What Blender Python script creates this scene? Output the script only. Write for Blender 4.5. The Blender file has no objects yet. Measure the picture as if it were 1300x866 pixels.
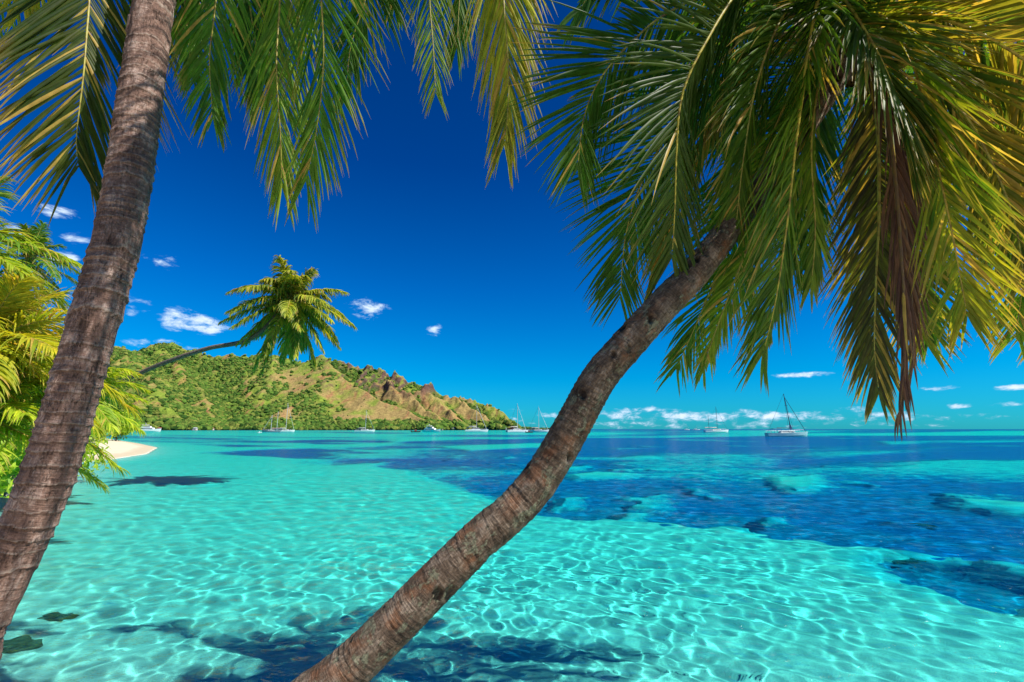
import bpy, math, random
import numpy as np
from mathutils import Vector

R = math.radians
scene = bpy.context.scene
COL = scene.collection
random.seed(7)
F = 614.0; CX, CY = 650.0, 433.0; HCAM = 2.3
PITCH = math.atan(112.0 / F)

# ------------------------------------------------------------------ camera
cam = bpy.data.objects.new('camera', bpy.data.cameras.new('camera')); COL.objects.link(cam)
cam.data.sensor_width = 36; cam.data.lens = 36 * F / 1300
cam.location = (0, 0, HCAM); cam.rotation_euler = (R(90) + PITCH, 0, 0)
cam.data.clip_start = .05; cam.data.clip_end = 120000
scene.camera = cam
FW = Vector((0, math.cos(PITCH), math.sin(PITCH))); UP = Vector((0, -math.sin(PITCH), math.cos(PITCH)))
CAM = Vector((0, 0, HCAM))

def P(px, py, d):
    """photo pixel + distance along the view axis -> world point"""
    return CAM + FW * d + Vector((1, 0, 0)) * ((px - CX) / F * d) + UP * ((CY - py) / F * d)

def G(px, py, z=0.0):
    """where the ray through a pixel meets the height z"""
    r = P(px, py, 1) - CAM
    return CAM + r * ((z - HCAM) / r.z)

# ------------------------------------------------------------------ light
SUN = Vector((0.62, -0.26, 0.78)).normalized()
L = bpy.data.lights.new('sun', 'SUN'); L.energy = 4.6; L.angle = R(.53); L.color = (1, .95, .86)
L.cycles.is_caustics_light = True
so = bpy.data.objects.new('sun', L); COL.objects.link(so); so.rotation_euler = SUN.to_track_quat('Z', 'Y').to_euler()
so.location = (20, -10, 30)
vs = scene.view_settings
vs.view_transform = 'Standard'; vs.look = 'None'; vs.gamma = 1; vs.use_curve_mapping = False; vs.exposure = 0.58

# ------------------------------------------------------------------ node helpers
class NT:
    def __init__(s, tree): s.t = tree
    def n(s, typ, **kw):
        nd = s.t.nodes.new(typ)
        for k, v in kw.items(): setattr(nd, k, v)
        return nd
    def put(s, sock, v):
        if v is None: return
        if isinstance(v, bpy.types.NodeSocket): s.t.links.new(v, sock)
        else:
            if isinstance(v, (tuple, list)) and len(v) == 3 and len(sock.default_value) == 4: v = (*v, 1)
            sock.default_value = v
    def m(s, op, a, b=None, c=None, clamp=False):
        nd = s.n('ShaderNodeMath', operation=op); nd.use_clamp = clamp
        for i, v in enumerate((a, b, c)): s.put(nd.inputs[i], v)
        return nd.outputs[0]
    def mix(s, f, a, b, mode='MIX'):
        nd = s.n('ShaderNodeMix', data_type='RGBA', blend_type=mode)
        s.put(nd.inputs['Factor'], f); s.put(nd.inputs['A'], a) if False else None
        s.put(nd.inputs[6], a); s.put(nd.inputs[7], b)
        return nd.outputs[2]
    def noise(s, vec, scale, detail=3, rough=.55, dist=0.0):
        nd = s.n('ShaderNodeTexNoise'); s.put(nd.inputs['Vector'], vec)
        nd.inputs['Scale'].default_value = scale; nd.inputs['Detail'].default_value = detail
        nd.inputs['Roughness'].default_value = rough; nd.inputs['Distortion'].default_value = dist
        return nd.outputs['Fac']
    def ramp(s, fac, stops, interp='LINEAR'):
        nd = s.n('ShaderNodeValToRGB'); s.put(nd.inputs[0], fac); cr = nd.color_ramp; cr.interpolation = interp
        while len(cr.elements) < len(stops): cr.elements.new(.5)
        for e, (p, c) in zip(cr.elements, stops):
            e.position = p; e.color = (*c, 1) if not isinstance(c, (int, float)) else (c, c, c, 1)
        return nd.outputs[0]
    def smooth(s, v, a, b, lo=0.0, hi=1.0):
        nd = s.n('ShaderNodeMapRange', interpolation_type='SMOOTHSTEP'); s.put(nd.inputs[0], v)
        for i, x in enumerate((a, b, lo, hi)): nd.inputs[i + 1].default_value = x
        return nd.outputs[0]
    def scale(s, vec, sc):
        nd = s.n('ShaderNodeMapping'); s.put(nd.inputs[0], vec); nd.inputs['Scale'].default_value = sc
        return nd.outputs[0]
    def m2v(s, tc, nz):
        a = s.n('ShaderNodeVectorMath', operation='MULTIPLY'); s.put(a.inputs[0], tc); a.inputs[1].default_value = (1, 1, .13)
        c = s.n('ShaderNodeCombineXYZ'); d = s.m('MULTIPLY', nz, .05); s.put(c.inputs[0], d); s.put(c.inputs[1], d)
        b = s.n('ShaderNodeVectorMath', operation='ADD'); s.put(b.inputs[0], a.outputs[0]); s.put(b.inputs[1], c.outputs[0])
        return b.outputs[0]
    def bump(s, h, strength, dist, normal=None):
        nd = s.n('ShaderNodeBump'); s.put(nd.inputs['Height'], h); nd.inputs['Strength'].default_value = strength
        nd.inputs['Distance'].default_value = dist; s.put(nd.inputs['Normal'], normal)
        return nd.outputs[0]

def new_mat(name):
    m = bpy.data.materials.new(name); m.use_nodes = True; m.node_tree.nodes.clear()
    k = NT(m.node_tree); out = k.n('ShaderNodeOutputMaterial')
    return m, k, out

def principled(k, out, base, rough=.6, spec=.4, normal=None, **kw):
    b = k.n('ShaderNodeBsdfPrincipled'); k.put(b.inputs['Base Color'], base); k.put(b.inputs['Roughness'], rough)
    b.inputs['Specular IOR Level'].default_value = spec; k.put(b.inputs['Normal'], normal)
    for n_, v in kw.items(): k.put(b.inputs[n_], v)
    k.t.links.new(b.outputs[0], out.inputs[0]); return b

# ------------------------------------------------------------------ sky and clouds
w = bpy.data.worlds.new('World'); scene.world = w; w.use_nodes = True
w.node_tree.nodes.clear(); k = NT(w.node_tree)
sky = k.n('ShaderNodeTexSky', sky_type='NISHITA', sun_disc=False)
sky.sun_elevation = math.asin(SUN.z); sky.sun_rotation = math.atan2(SUN.x, SUN.y)
sky.air_density = 1.0; sky.dust_density = .3; sky.ozone_density = 3.0
geo = k.n('ShaderNodeTexCoord'); dirv = geo.outputs['Generated']
sep = k.n('ShaderNodeSeparateXYZ'); k.put(sep.inputs[0], dirv)
az = k.m('ARCTAN2', sep.outputs[0], sep.outputs[1]); el = k.m('ARCSINE', sep.outputs[2])
grade = k.ramp(k.m('MAXIMUM', sep.outputs[2], 0), [(0, (.04, .60, .98)), (.10, (.0, .56, 1.0)), (.28, (.0, .40, .93)), (.5, (.0, .25, .72)), (.75, (.0, .22, .62)), (1, (.04, .3, .7))])
hsv = k.mix(1.0, sky.outputs[0], grade, 'MULTIPLY')
def azel(px, py):
    r = (P(px, py, 1) - CAM).normalized()
    return math.atan2(r.x, r.y), math.asin(r.z)
# px, py, half-width px, half-height px, density
CL = [(245, 411, 40, 13, 1.0), (228, 397, 16, 8, .8), (80, 329, 22, 10, .9), (72, 271, 26, 10, .85), (98, 306, 16, 9, .5), (165, 384, 22, 9, .45),
      (195, 330, 22, 8, .3), (467, 392, 21, 12, .8), (552, 419, 10, 8, .6), (170, 395, 12, 5, .4), (215, 438, 40, 5, .3), (25, 300, 26, 10, .6),
      (1020, 476, 48, 3.5, .7), (1190, 493, 20, 3, .5), (1290, 492, 26, 4, .9), (1215, 516, 14, 3, .8), (1275, 513, 36, 2.6, .5),
      (690, 527, 30, 3, .6), (655, 521, 12, 2.2, .5), (745, 522, 28, 5, .6), (790, 527, 46, 7, .85), (855, 529, 50, 8, .9), (835, 520, 20, 4, .7), (945, 521, 14, 4, .8), (900, 531, 70, 6, .7),
      (985, 529, 70, 6, .8), (960, 538, 160, 5, .45), (1085, 520, 24, 4, .8), (1070, 529, 60, 5, .7), (1140, 528, 60, 6, .7), (1210, 530, 50, 4, .5),
      (800, 539, 120, 4, .4), (1180, 528, 16, 3, .7), (640, 533, 30, 3, .5), (1370, 500, 60, 9, .7), (1500, 470, 90, 16, .8), (-120, 420, 80, 30, .8), (1420, 525, 120, 8, .7)]
nv = k.n('ShaderNodeCombineXYZ'); k.put(nv.inputs[0], az); k.put(nv.inputs[1], k.m('MULTIPLY', el, 2.3))
n1 = k.noise(nv.outputs[0], 26, 8, .66, .25); n2 = k.noise(nv.outputs[0], 9, 4, .6)
field = None
for (px, py, hw, hh, dn) in CL:
    a0, e0 = azel(px, py); a1, _ = azel(px + hw, py); _, e1 = azel(px, py - hh)
    dx = k.m('MULTIPLY', k.m('SUBTRACT', az, a0), 1 / (a1 - a0)); dy = k.m('MULTIPLY', k.m('SUBTRACT', el, e0), 1 / (e1 - e0))
    q = k.m('MULTIPLY_ADD', dx, dx, k.m('MULTIPLY', dy, dy))
    if 515 < py < 545: dn *= .78
    v = k.m('MULTIPLY', k.m('SUBTRACT', 1.35, q), dn)
    field = v if field is None else k.m('MAXIMUM', field, v)
# whole-sky scatter of distant cloud outside the frame so reflections are not empty
cv = k.m('MULTIPLY', k.m('SUBTRACT', n1, .50), 6.5)
dens = k.m('ADD', k.m('MAXIMUM', field, -3), cv)
maskc = k.smooth(dens, .15, 1.75)
maskc = k.m('MULTIPLY', maskc, .96)
cloudcol = k.ramp(k.m('MULTIPLY_ADD', k.m('SUBTRACT', dens, .6), .35, 0), [(0, (4.4, 6.2, 8.2)), (1, (9.5, 9.6, 9.8))])
skyc = k.mix(maskc, hsv, cloudcol)
bg = k.n('ShaderNodeBackground'); k.put(bg.inputs[0], skyc); bg.inputs[1].default_value = .088
wo = k.n('ShaderNodeOutputWorld'); w.node_tree.links.new(bg.outputs[0], wo.inputs[0])

# ------------------------------------------------------------------ object helpers
def empty(name, loc, label, cat, group=None):
    o = bpy.data.objects.new(name, None); o.empty_display_size = .3; COL.objects.link(o); o.location = loc
    o['label'] = label; o['category'] = cat
    if group: o['group'] = group
    return o

def link(name, me, mat=None, parent=None):
    o = bpy.data.objects.new(name, me); COL.objects.link(o)
    if mat is not None:
        for mm in (mat if isinstance(mat, (list, tuple)) else [mat]): me.materials.append(mm)
    if parent is not None:
        o.parent = parent; loc = Vector(parent.location); pp = parent.parent
        while pp is not None: loc += Vector(pp.location); pp = pp.parent
        o.matrix_parent_inverse.identity()
        # meshes are authored in world space; shift them to the parent's frame
        n = len(me.vertices); a = np.empty(n * 3, np.float32); me.vertices.foreach_get('co', a)
        a = a.reshape(-1, 3) - np.array(loc, np.float32); me.vertices.foreach_set('co', a.ravel()); me.update()
    return o

def mesh_np(name, co, faces, smooth=True):
    """faces: int array (n,4) or (n,3)"""
    me = bpy.data.meshes.new(name); co = np.asarray(co, np.float32); faces = np.asarray(faces, np.int32)
    me.vertices.add(len(co)); me.vertices.foreach_set('co', co.ravel())
    kk = faces.shape[1]
    me.loops.add(faces.size); me.loops.foreach_set('vertex_index', faces.ravel())
    me.polygons.add(len(faces)); me.polygons.foreach_set('loop_start', np.arange(len(faces), dtype=np.int32) * kk)
    me.polygons.foreach_set('use_smooth', np.full(len(faces), smooth)); me.update(calc_edges=True)
    return me

def attr_col(me, name, arr):
    a = me.color_attributes.new(name, 'FLOAT_COLOR', 'POINT')
    c = np.ones((len(arr), 4), np.float32); c[:, :3] = arr; a.data.foreach_set('color', c.ravel())
def attr_vec(me, name, arr):
    a = me.attributes.new(name, 'FLOAT_VECTOR', 'POINT'); a.data.foreach_set('vector', np.asarray(arr, np.float32).ravel())
def attr_f(me, name, arr):
    a = me.attributes.new(name, 'FLOAT', 'POINT'); a.data.foreach_set('value', np.asarray(arr, np.float32).ravel())

# value noise
def _hash(ix, iy, s):
    h = (ix.astype(np.int64) * 374761393 + iy.astype(np.int64) * 668265263 + s * 982451653) & 0xffffffff
    h = ((h ^ (h >> 13)) * 1274126177) & 0xffffffff
    return ((h ^ (h >> 16)) & 0xffff) / 65535.0
def vnoise(x, y, s=0):
    ix = np.floor(x); iy = np.floor(y); fx = x - ix; fy = y - iy
    fx = fx * fx * (3 - 2 * fx); fy = fy * fy * (3 - 2 * fy)
    a = _hash(ix, iy, s); b = _hash(ix + 1, iy, s); c = _hash(ix, iy + 1, s); d = _hash(ix + 1, iy + 1, s)
    return (a * (1 - fx) + b * fx) * (1 - fy) + (c * (1 - fx) + d * fx) * fy
def fbm(x, y, oct=5, s=0, gain=.5):
    t = 0; a = 1; n = 0
    for i in range(oct):
        t = t + a * vnoise(x + i * 17.3, y - i * 9.1, s + i); n += a; a *= gain; x = x * 2.03; y = y * 2.03
    return t / n

def catmull(pts, n):
    p = np.array([list(q) for q in pts], float)
    p = np.vstack([2 * p[0] - p[1], p, 2 * p[-1] - p[-2]])
    m = len(p) - 3; u = np.linspace(0, m, n); i = np.minimum(u.astype(int), m - 1); t = (u - i)[:, None]
    a, b, c, d = p[i], p[i + 1], p[i + 2], p[i + 3]
    q = .5 * (2 * b + (c - a) * t + (2 * a - 5 * b + 4 * c - d) * t * t + (3 * b - 3 * c + d - a) * t ** 3)
    return q
def resample(q, n):
    s = np.r_[0, np.cumsum(np.linalg.norm(np.diff(q[:, :3], axis=0), axis=1))]
    u = np.linspace(0, s[-1], n)
    return np.stack([np.interp(u, s, q[:, j]) for j in range(q.shape[1])], 1), s[-1]

# ------------------------------------------------------------------ ground, sea bed, sea
SHORE = [(60, -80), (25, -12), (9, .8), (3, 1.9), (-2, 2.6), (-6, 3.6), (-11, 7.5), (-16, 15), (-23, 26), (-30.3, 34.5), (-31, 38.5), (-34.5, 47), (-45, 63), (-62, 82),
         (-100, 122), (-190, 190), (-420, 300), (-900, 480), (-3000, 900), (-3000, -3000), (60, -3000)]
def shore_dist(X, Y):
    """+ in the water, - on land"""
    best = np.full(X.shape, 1e9); inside = np.zeros(X.shape, bool)
    n = len(SHORE)
    for i in range(n):
        ax, ay = SHORE[i]; bx, by = SHORE[(i + 1) % n]
        dx, dy = bx - ax, by - ay
        t = np.clip(((X - ax) * dx + (Y - ay) * dy) / (dx * dx + dy * dy), 0, 1)
        best = np.minimum(best, np.hypot(X - ax - t * dx, Y - ay - t * dy))
        c = ((ay > Y) != (by > Y))
        with np.errstate(divide='ignore', invalid='ignore'):
            xi = (bx - ax) * (Y - ay) / (by - ay) + ax if by != ay else np.full(X.shape, 1e9)
        inside ^= c & (X < xi)
    return np.where(inside, -best, best)

def px_of(X, Y, z):
    """project sea-level points, used only to read the charted reef outlines below"""
    x, y, zz = X, Y, z - HCAM
    d = y * FW.y + zz * FW.z; u = y * UP.y + zz * UP.z
    d = np.maximum(d, .01)
    return CX + F * x / d, CY - F * u / d

def world_poly(pts):
    return [(G(px, py).x, G(px, py).y) for px, py in pts]
# outlines of the dark reef beds and one painted shadow, charted as ground polygons
REEF_AND_SHADOW = [world_poly(p) for p in (
    [(690, 652), (800, 658), (930, 670), (1010, 681), (1100, 686), (1200, 702), (1310, 712), (1500, 740), (2300, 760), (2300, 556), (1300, 553), (1000, 553), (800, 556), (690, 556), (560, 561), (520, 572), (480, 590), (540, 604), (600, 622), (650, 634)],
    [(1112, 706), (1150, 701), (1230, 710), (1300, 726), (1380, 742), (1400, 768), (1320, 760), (1230, 752), (1150, 730)],
    [(1215, 752), (1290, 762), (1300, 770), (1240, 764)],
    [(235, 575), (330, 570), (480, 566), (520, 560), (640, 556), (640, 560), (560, 580), (430, 590), (370, 588), (300, 580)],
    [(250, 563), (400, 558), (500, 557), (500, 562), (380, 566), (290, 567)],
    [(100, 601), (150, 597), (240, 598), (230, 604), (120, 606)],  # leaning palm's cast shadow on the water, painted as dark bed
)]
LAGOON = [world_poly(p) for p in (
    [(983, 606), (1040, 602), (1050, 612), (1040, 622), (1005, 624), (985, 614)],
    [(1190, 626), (1260, 632), (1400, 640), (1400, 660), (1290, 648), (1220, 638)],
    [(715, 601), (760, 598), (815, 600), (800, 606), (730, 607)],
    [(700, 592), (760, 590), (740, 596), (700, 597)],
    [(706, 630), (745, 627), (738, 640), (705, 641)],
    [(780, 648), (820, 645), (815, 655), (790, 656)],
    [(965, 654), (1000, 652), (1000, 661), (970, 662)],
    [(560, 566), (720, 562), (730, 566), (600, 572)],
    [(900, 664), (970, 668), (960, 676), (905, 672)],
    [(1110, 560), (1300, 558), (1300, 561), (1120, 564)],
)]
def poly_sd(X, Y, pts):
    best = np.full(X.shape, 1e9); inside = np.zeros(X.shape, bool); n = len(pts)
    for i in range(n):
        ax, ay = pts[i]; bx, by = pts[(i + 1) % n]; dx, dy = bx - ax, by - ay
        t = np.clip(((X - ax) * dx + (Y - ay) * dy) / (dx * dx + dy * dy + 1e-9), 0, 1)
        best = np.minimum(best, np.hypot(X - ax - t * dx, Y - ay - t * dy))
        c = ((ay > Y) != (by > Y))
        if by != ay: inside ^= c & (X < (bx - ax) * (Y - ay) / (by - ay) + ax)
    return np.where(inside, best, -best)

def depth_reef(X, Y):
    d = shore_dist(X, Y); dist = np.hypot(X, Y)
    # view through the surface lands a little farther out than the straight ray: pull the chart lookup back by the depth
    dep0 = 1.1
    sc = np.maximum(dist - dep0, .1) / np.maximum(dist, .1)
    x, y = X * sc, Y * sc
    j = np.clip(dist / 25, .6, 60)
    wx = (fbm(x / (3 * j), y / (3 * j), 5, 11) - .5) * 1.5 * j; wy = (fbm(x / (3 * j), y / (3 * j), 5, 23) - .5) * 1.5 * j
    reef = np.zeros(X.shape)
    for p in REEF_AND_SHADOW:
        sd = poly_sd(x + wx, y + wy, p); reef = np.maximum(reef, np.clip(sd / (.06 * dist ** 1.15 * .35 + .2) + .4, 0, 1))
    for p in LAGOON:
        sd = poly_sd(x + wx, y + wy, p); reef = reef * (1 - np.clip(sd / (.02 * dist + .2) + .5, 0, 1))
    # small loose sand holes and coral heads
    n = fbm(x / 2.3, y / 2.3, 4, 41); big = fbm(x / 14, y / 14, 4, 51)
    reef *= 1 - np.clip((n - .66) * 9, 0, 1) * np.clip(1.5 - dist / 60, 0, 1) * .6
    reef *= 1 - np.clip((big - .60) * 9, 0, 1) * .55 * np.clip((dist - 14) / 20, 0, 1)
    azr = np.clip(.25 - x / np.maximum(y, 1) * 1.6, 0, 1); reef *= 1 - azr * np.clip((fbm(x / (3 + dist * .16), y / (1.5 + dist * .035), 5, 91) - .40) * 7, 0, 1) * .95
    stre = fbm(x / (16 + dist * .35), y / (7 + dist * .10) + 3, 5, 61); reef = np.maximum(reef, np.clip((stre - .50) * 7, 0, 1) * np.clip((dist - 40) / 40, 0, 1) * .85)
    reef *= 1 - np.clip((fbm(x / (10 + dist * .3), y / (4 + dist * .08), 4, 71) - .55) * 8, 0, 1) * np.clip((dist - 22) / 20, 0, 1) * .75
    reef = np.where(dist > 150, np.maximum(reef * .8, np.clip((dist - 700) / 900, 0, 1) * .85), reef)
    reef = np.where(d < 1.5, 0, reef)
    dep = np.where(d > 0, 1.25 * (1 - np.exp(-np.maximum(d, 0) / 3.4)) + .0 * d, -.9 * (1 - np.exp(np.minimum(d, 0) / 7)))
    dep = dep + np.where(d > 0, np.clip((dist - 12) / 60, 0, 1) * .6 + reef * 1.2 + np.clip((dist - 500) / 2000, 0, 1) * 6, 0)
    return d, dep, reef

def polar(rs, ths):
    T, Rr = np.meshgrid(ths, rs); X = Rr * np.sin(T); Y = Rr * np.cos(T)
    sp = np.maximum(Rr * np.abs(np.gradient(T, axis=1)), np.gradient(Rr, axis=0)); n, m = X.shape
    i = np.arange(n - 1)[:, None] * m + np.arange(m - 1)[None, :]
    q = np.stack([i, i + 1, i + m + 1, i + m], -1).reshape(-1, 4)
    return X, Y, sp, q

RMAX = 45000
rs = [.2]
while rs[-1] < RMAX: rs.append(rs[-1] * (1.05 if rs[-1] < 2.5 else 1.010 if rs[-1] < 900 else 1.04))
ths = np.concatenate([np.linspace(-180, -64, 60)[:-1], np.linspace(-64, 64, 760), np.linspace(64, 180, 60)[1:]])
X, Y, sp, q = polar(np.array(rs), np.radians(ths))
d, dep, reef = depth_reef(X, Y)
Z = -dep + (fbm(X / 1.3, Y / 1.3, 4, 3) - .5) * .10 * np.clip(np.abs(d) / 2, 0, 1) + (fbm(X / .35, Y / .35, 2, 5) - .5) * .02
Z = Z + reef * (fbm(X / .5, Y / .5, 3, 8) - .5) * .35
Z = np.where((X < 200) & (Y < 4000) & (d < -120), Z + 1, Z)
me = mesh_np('ground', np.stack([X, Y, Z], -1).reshape(-1, 3), q)
attr_f(me, 'reef', reef.ravel()); attr_f(me, 'shore', d.ravel())
m, k, out = new_mat('sand')
co = k.n('ShaderNodeNewGeometry').outputs['Position']
at = k.n('ShaderNodeAttribute', attribute_name='reef'); sh = k.n('ShaderNodeAttribute', attribute_name='shore')
nA = k.noise(co, 1.1, 5, .6); nB = k.noise(co, 7, 4, .6); nC = k.noise(co, 60, 2)
sand = k.mix(k.smooth(nA, .35, .7), (.86, .84, .76), (.78, .76, .68))
sand = k.mix(k.smooth(nB, .62, .75, 0, .45), sand, (.42, .42, .34))
dry = k.mix(k.smooth(nC, .3, .7), (.80, .70, .50), (.66, .56, .38))
dry = k.mix(k.smooth(k.noise(co, 1.7, 4, .7), .58, .66, 0, .55), dry, (.36, .27, .15))
wet = k.m('MULTIPLY', k.smooth(k.m('ADD', sh.outputs['Fac'], k.m('MULTIPLY', nA, 1.2)), -1.6, -.6), .7); dry = k.mix(wet, dry, (.52, .42, .27))
sand = k.mix(k.smooth(sh.outputs['Fac'], .2, -.4), sand, dry)
scrub = k.mix(k.smooth(nB, .35, .65), (.10, .15, .03), (.22, .20, .08))
sand = k.mix(k.m('MULTIPLY', k.smooth(sh.outputs['Fac'], -6, -13), k.smooth(nA, .3, .5)), sand, scrub)
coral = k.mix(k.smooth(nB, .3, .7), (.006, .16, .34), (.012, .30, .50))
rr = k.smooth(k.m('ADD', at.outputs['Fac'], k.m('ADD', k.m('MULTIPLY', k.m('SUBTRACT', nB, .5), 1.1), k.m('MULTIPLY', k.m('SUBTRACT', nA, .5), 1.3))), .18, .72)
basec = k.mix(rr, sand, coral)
bm = k.bump(k.m('ADD', k.m('MULTIPLY', nC, .3), nB), .6, .04)
principled(k, out, basec, .9, .15, bm)
ground = link('sea_bed_and_beach', me, m); ground['kind'] = 'structure'; ground.name = 'ground'
ground.cycles.is_caustics_receiver = True

# water: real waves in the mesh near the shore, a bump pattern for the fine ripples far out
rng = np.random.default_rng(3)
def waves(X, Y, sp):
    Z = np.zeros_like(X)
    for i in range(84):
        lam = 0.10 * (1.25 / 0.10) ** rng.random(); kk = 2 * math.pi / lam
        th = rng.normal(1.35, .75)
        a = .0110 * (lam / .5) ** (-.04) / kk
        ph = rng.random() * 6.28
        wx = .25 * lam * np.sin(kk * .23 * Y + i) + .4 * lam * np.sin(kk * .11 * X + 2 * i)
        fade = np.clip((lam / sp - 3) / 3, 0, 1)
        Z += a * fade * np.sin(kk * ((X + wx) * math.cos(th) + (Y + wx * .5) * math.sin(th)) + ph)
    return Z
rs = [.3]
while rs[-1] < RMAX: rs.append(rs[-1] * (1.05 if rs[-1] < 2.2 else 1.0052 if rs[-1] < 70 else 1.03))
ths = np.concatenate([np.linspace(-180, -64, 40)[:-1], np.linspace(-64, 64, 840), np.linspace(64, 180, 40)[1:]])
X, Y, sp, q = polar(np.array(rs), np.radians(ths))
d, dep, reef = depth_reef(X, Y)
gust = .30 + 1.35 * fbm(X / 5, Y / 3, 4, 77)
Z = waves(X, Y, sp) * gust * np.clip(d / 2.5 + .15, .12, 1)
me = mesh_np('water', np.stack([X, Y, Z], -1).reshape(-1, 3), q)
dd = np.maximum(dep, 0) * 1.15
kR, kG, kB = 1.12, .010, .034
reefm = np.clip(reef, 0, 1)
tr = np.stack([np.exp(-kR * dd), np.exp(-(kG + .07 * reefm) * dd), np.exp(-(kB * (1 - reefm) + .0 * reefm) * dd)], -1).reshape(-1, 3)
attr_col(me, 'tint', tr)
m, k, out = new_mat('sea_water')
co = k.n('ShaderNodeNewGeometry').outputs['Position']
rp1 = k.noise(k.scale(co, (1, 1.6, 1)), 2.6, 4, .62, .6); rp2 = k.noise(k.scale(co, (1, 1.8, 1)), .28, 4, .6, .4)
h = k.m('ADD', k.m('ADD', k.m('MULTIPLY', rp1, .10), k.m('MULTIPLY', k.noise(co, 9, 3, .6, .3), .022)), k.m('MULTIPLY', rp2, .45))
nb = k.bump(h, 1.0, 1.0)
tint = k.n('ShaderNodeAttribute', attribute_name='tint')
rf = k.n('ShaderNodeBsdfRefraction'); rf.inputs['IOR'].default_value = 1.333; rf.inputs['Roughness'].default_value = 0
k.put(rf.inputs['Color'], tint.outputs['Color'])
gl = k.n('ShaderNodeBsdfGlossy'); gl.inputs['Roughness'].default_value = .06; k.put(gl.inputs['Normal'], nb)
fr = k.n('ShaderNodeFresnel'); fr.inputs['IOR'].default_value = 1.333; k.put(fr.inputs['Normal'], nb)
fac = k.m('MINIMUM', k.m('MULTIPLY', fr.outputs[0], .8), .42)
mx = k.n('ShaderNodeMixShader'); k.put(mx.inputs[0], fac); k.put(mx.inputs[1], rf.outputs[0]); k.put(mx.inputs[2], gl.outputs[0])
k.t.links.new(mx.outputs[0], out.inputs[0])
sea = link('sea_water', me, m); sea['kind'] = 'structure'; sea.name = 'water'
sea.cycles.is_caustics_caster = True

# ------------------------------------------------------------------ hills
def ridge(pts): return np.array([list(P(*p)) for p in pts])
HT = [
 (ridge([(20, 480, 1900), (90, 462, 1900), (150, 441, 1950), (180, 447, 2000), (207, 439, 2000), (222, 437, 2000), (245, 444, 2000), (268, 453, 2000), (300, 453, 2000), (322, 449, 1980),
   (350, 452, 1950), (385, 457, 1950), (408, 454, 1920), (440, 466, 1900), (470, 467, 1850), (485, 473, 1850), (515, 478, 1800), (530, 487, 1800), (560, 500, 1750), (600, 513, 1700), (622, 519, 1650), (640, 527, 1620), (650, 537, 1560), (658, 545, 1500)]), .95),
 (ridge([(408, 455, 1920), (425, 473, 1800), (470, 503, 1600), (520, 524, 1450), (556, 541, 1330)]), .52),
 (ridge([(425, 473, 1800), (400, 497, 1620), (370, 522, 1440), (350, 541, 1330)]), .50),
 (ridge([(485, 473, 1850), (500, 494, 1700), (530, 515, 1560), (560, 530, 1470)]), .9),
 (ridge([(530, 487, 1800), (548, 505, 1680), (575, 525, 1520), (590, 541, 1420)]), .85),
 (ridge([(560, 500, 1750), (592, 518, 1600), (620, 532, 1480), (635, 541, 1400)]), .8),
 (ridge([(207, 439, 2000), (235, 475, 1750), (262, 510, 1520), (280, 541, 1350)]), .55),
 (ridge([(150, 441, 1750), (172, 468, 1550), (200, 500, 1380), (225, 530, 1260), (240, 543, 1200)]), .55),
 (ridge([(300, 453, 2000), (318, 480, 1800), (312, 515, 1580), (300, 541, 1400)]), .6),
 (ridge([(350, 452, 1950), (352, 478, 1750), (338, 508, 1560)]), .65),
 (ridge([(90, 462, 1900), (110, 500, 1500), (140, 530, 1200), (150, 545, 1100)]), .5),
]
gx = np.arange(-1900, 120, 3.6); gy = np.arange(980, 2300, 4.0)
X, Y = np.meshgrid(gx, gy)
wxx = (fbm(X / 160, Y / 160, 4, 101) - .5) * 110; wyy = (fbm(X / 160, Y / 160, 4, 131) - .5) * 110
Hs = []; 
for pl, sl in HT:
    best = np.full(X.shape, -1e9)
    for a, b in zip(pl[:-1], pl[1:]):
        dx, dy = b[0] - a[0], b[1] - a[1]
        xx, yy = X + wxx * .55, Y + wyy * .55
        t = np.clip(((xx - a[0]) * dx + (yy - a[1]) * dy) / (dx * dx + dy * dy), 0, 1)
        dist = np.hypot(xx - a[0] - t * dx, yy - a[1] - t * dy)
        best = np.maximum(best, a[2] + t * (b[2] - a[2]) - sl * dist * (1 + .0 * dist))
    Hs.append(best)
Hs = np.stack(Hs); kk = 9.0
mxh = Hs.max(0); H = mxh + kk * np.log(np.exp((Hs - mxh) / kk).sum(0))
spur = np.sort(Hs, axis=0)[-1] - np.sort(Hs, axis=0)[-2]           # large on the flank of one ridge only, 0 in a gully
rn = 1 - np.abs(2 * fbm((X + wxx) / 75, (Y + wyy) / 150, 5, 7) - 1)
amp = np.clip(H / 120, 0, 1)
PX0, _ = px_of(X, Y, np.maximum(H, 0)); right0 = np.clip((PX0 - 385) / 60, 0, 1); who = Hs.argmax(0); soft = np.isin(who, [1, 2])
soft = soft * np.clip(spur / 14, 0, 1)
H = H + amp * ((rn - .75) * (50 - 42 * soft) * (.5 + .8 * right0) + ((1 - np.abs(2 * fbm((X + wxx * .5) / 30, (Y + wyy * .5) / 60, 3, 27) - 1)) - .75) * 17 * (1 - .7 * soft) * (.4 + .8 * right0) + (fbm(X / 22, Y / 22, 3, 19) - .5) * (14 - 9 * soft))
H = np.where(H < 0, np.maximum(H * .2, -6), H)
gyv, gxv = np.gradient(H, 4.0, 3.6); slope = np.hypot(gxv, gyv)
me = mesh_np('hills', np.stack([X, Y, H], -1).reshape(-1, 3),
             (lambda i, mm: np.stack([i, i + 1, i + mm + 1, i + mm], -1).reshape(-1, 4))(np.arange(len(gy) - 1)[:, None] * len(gx) + np.arange(len(gx) - 1)[None, :], len(gx)))
PX, PY = px_of(X, Y, H)
nz = fbm(X / 60, Y / 60, 5, 201); nf = fbm(X / 18, Y / 18, 3, 211)
right = np.clip((PX - 385) / 60, 0, 1)
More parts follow.
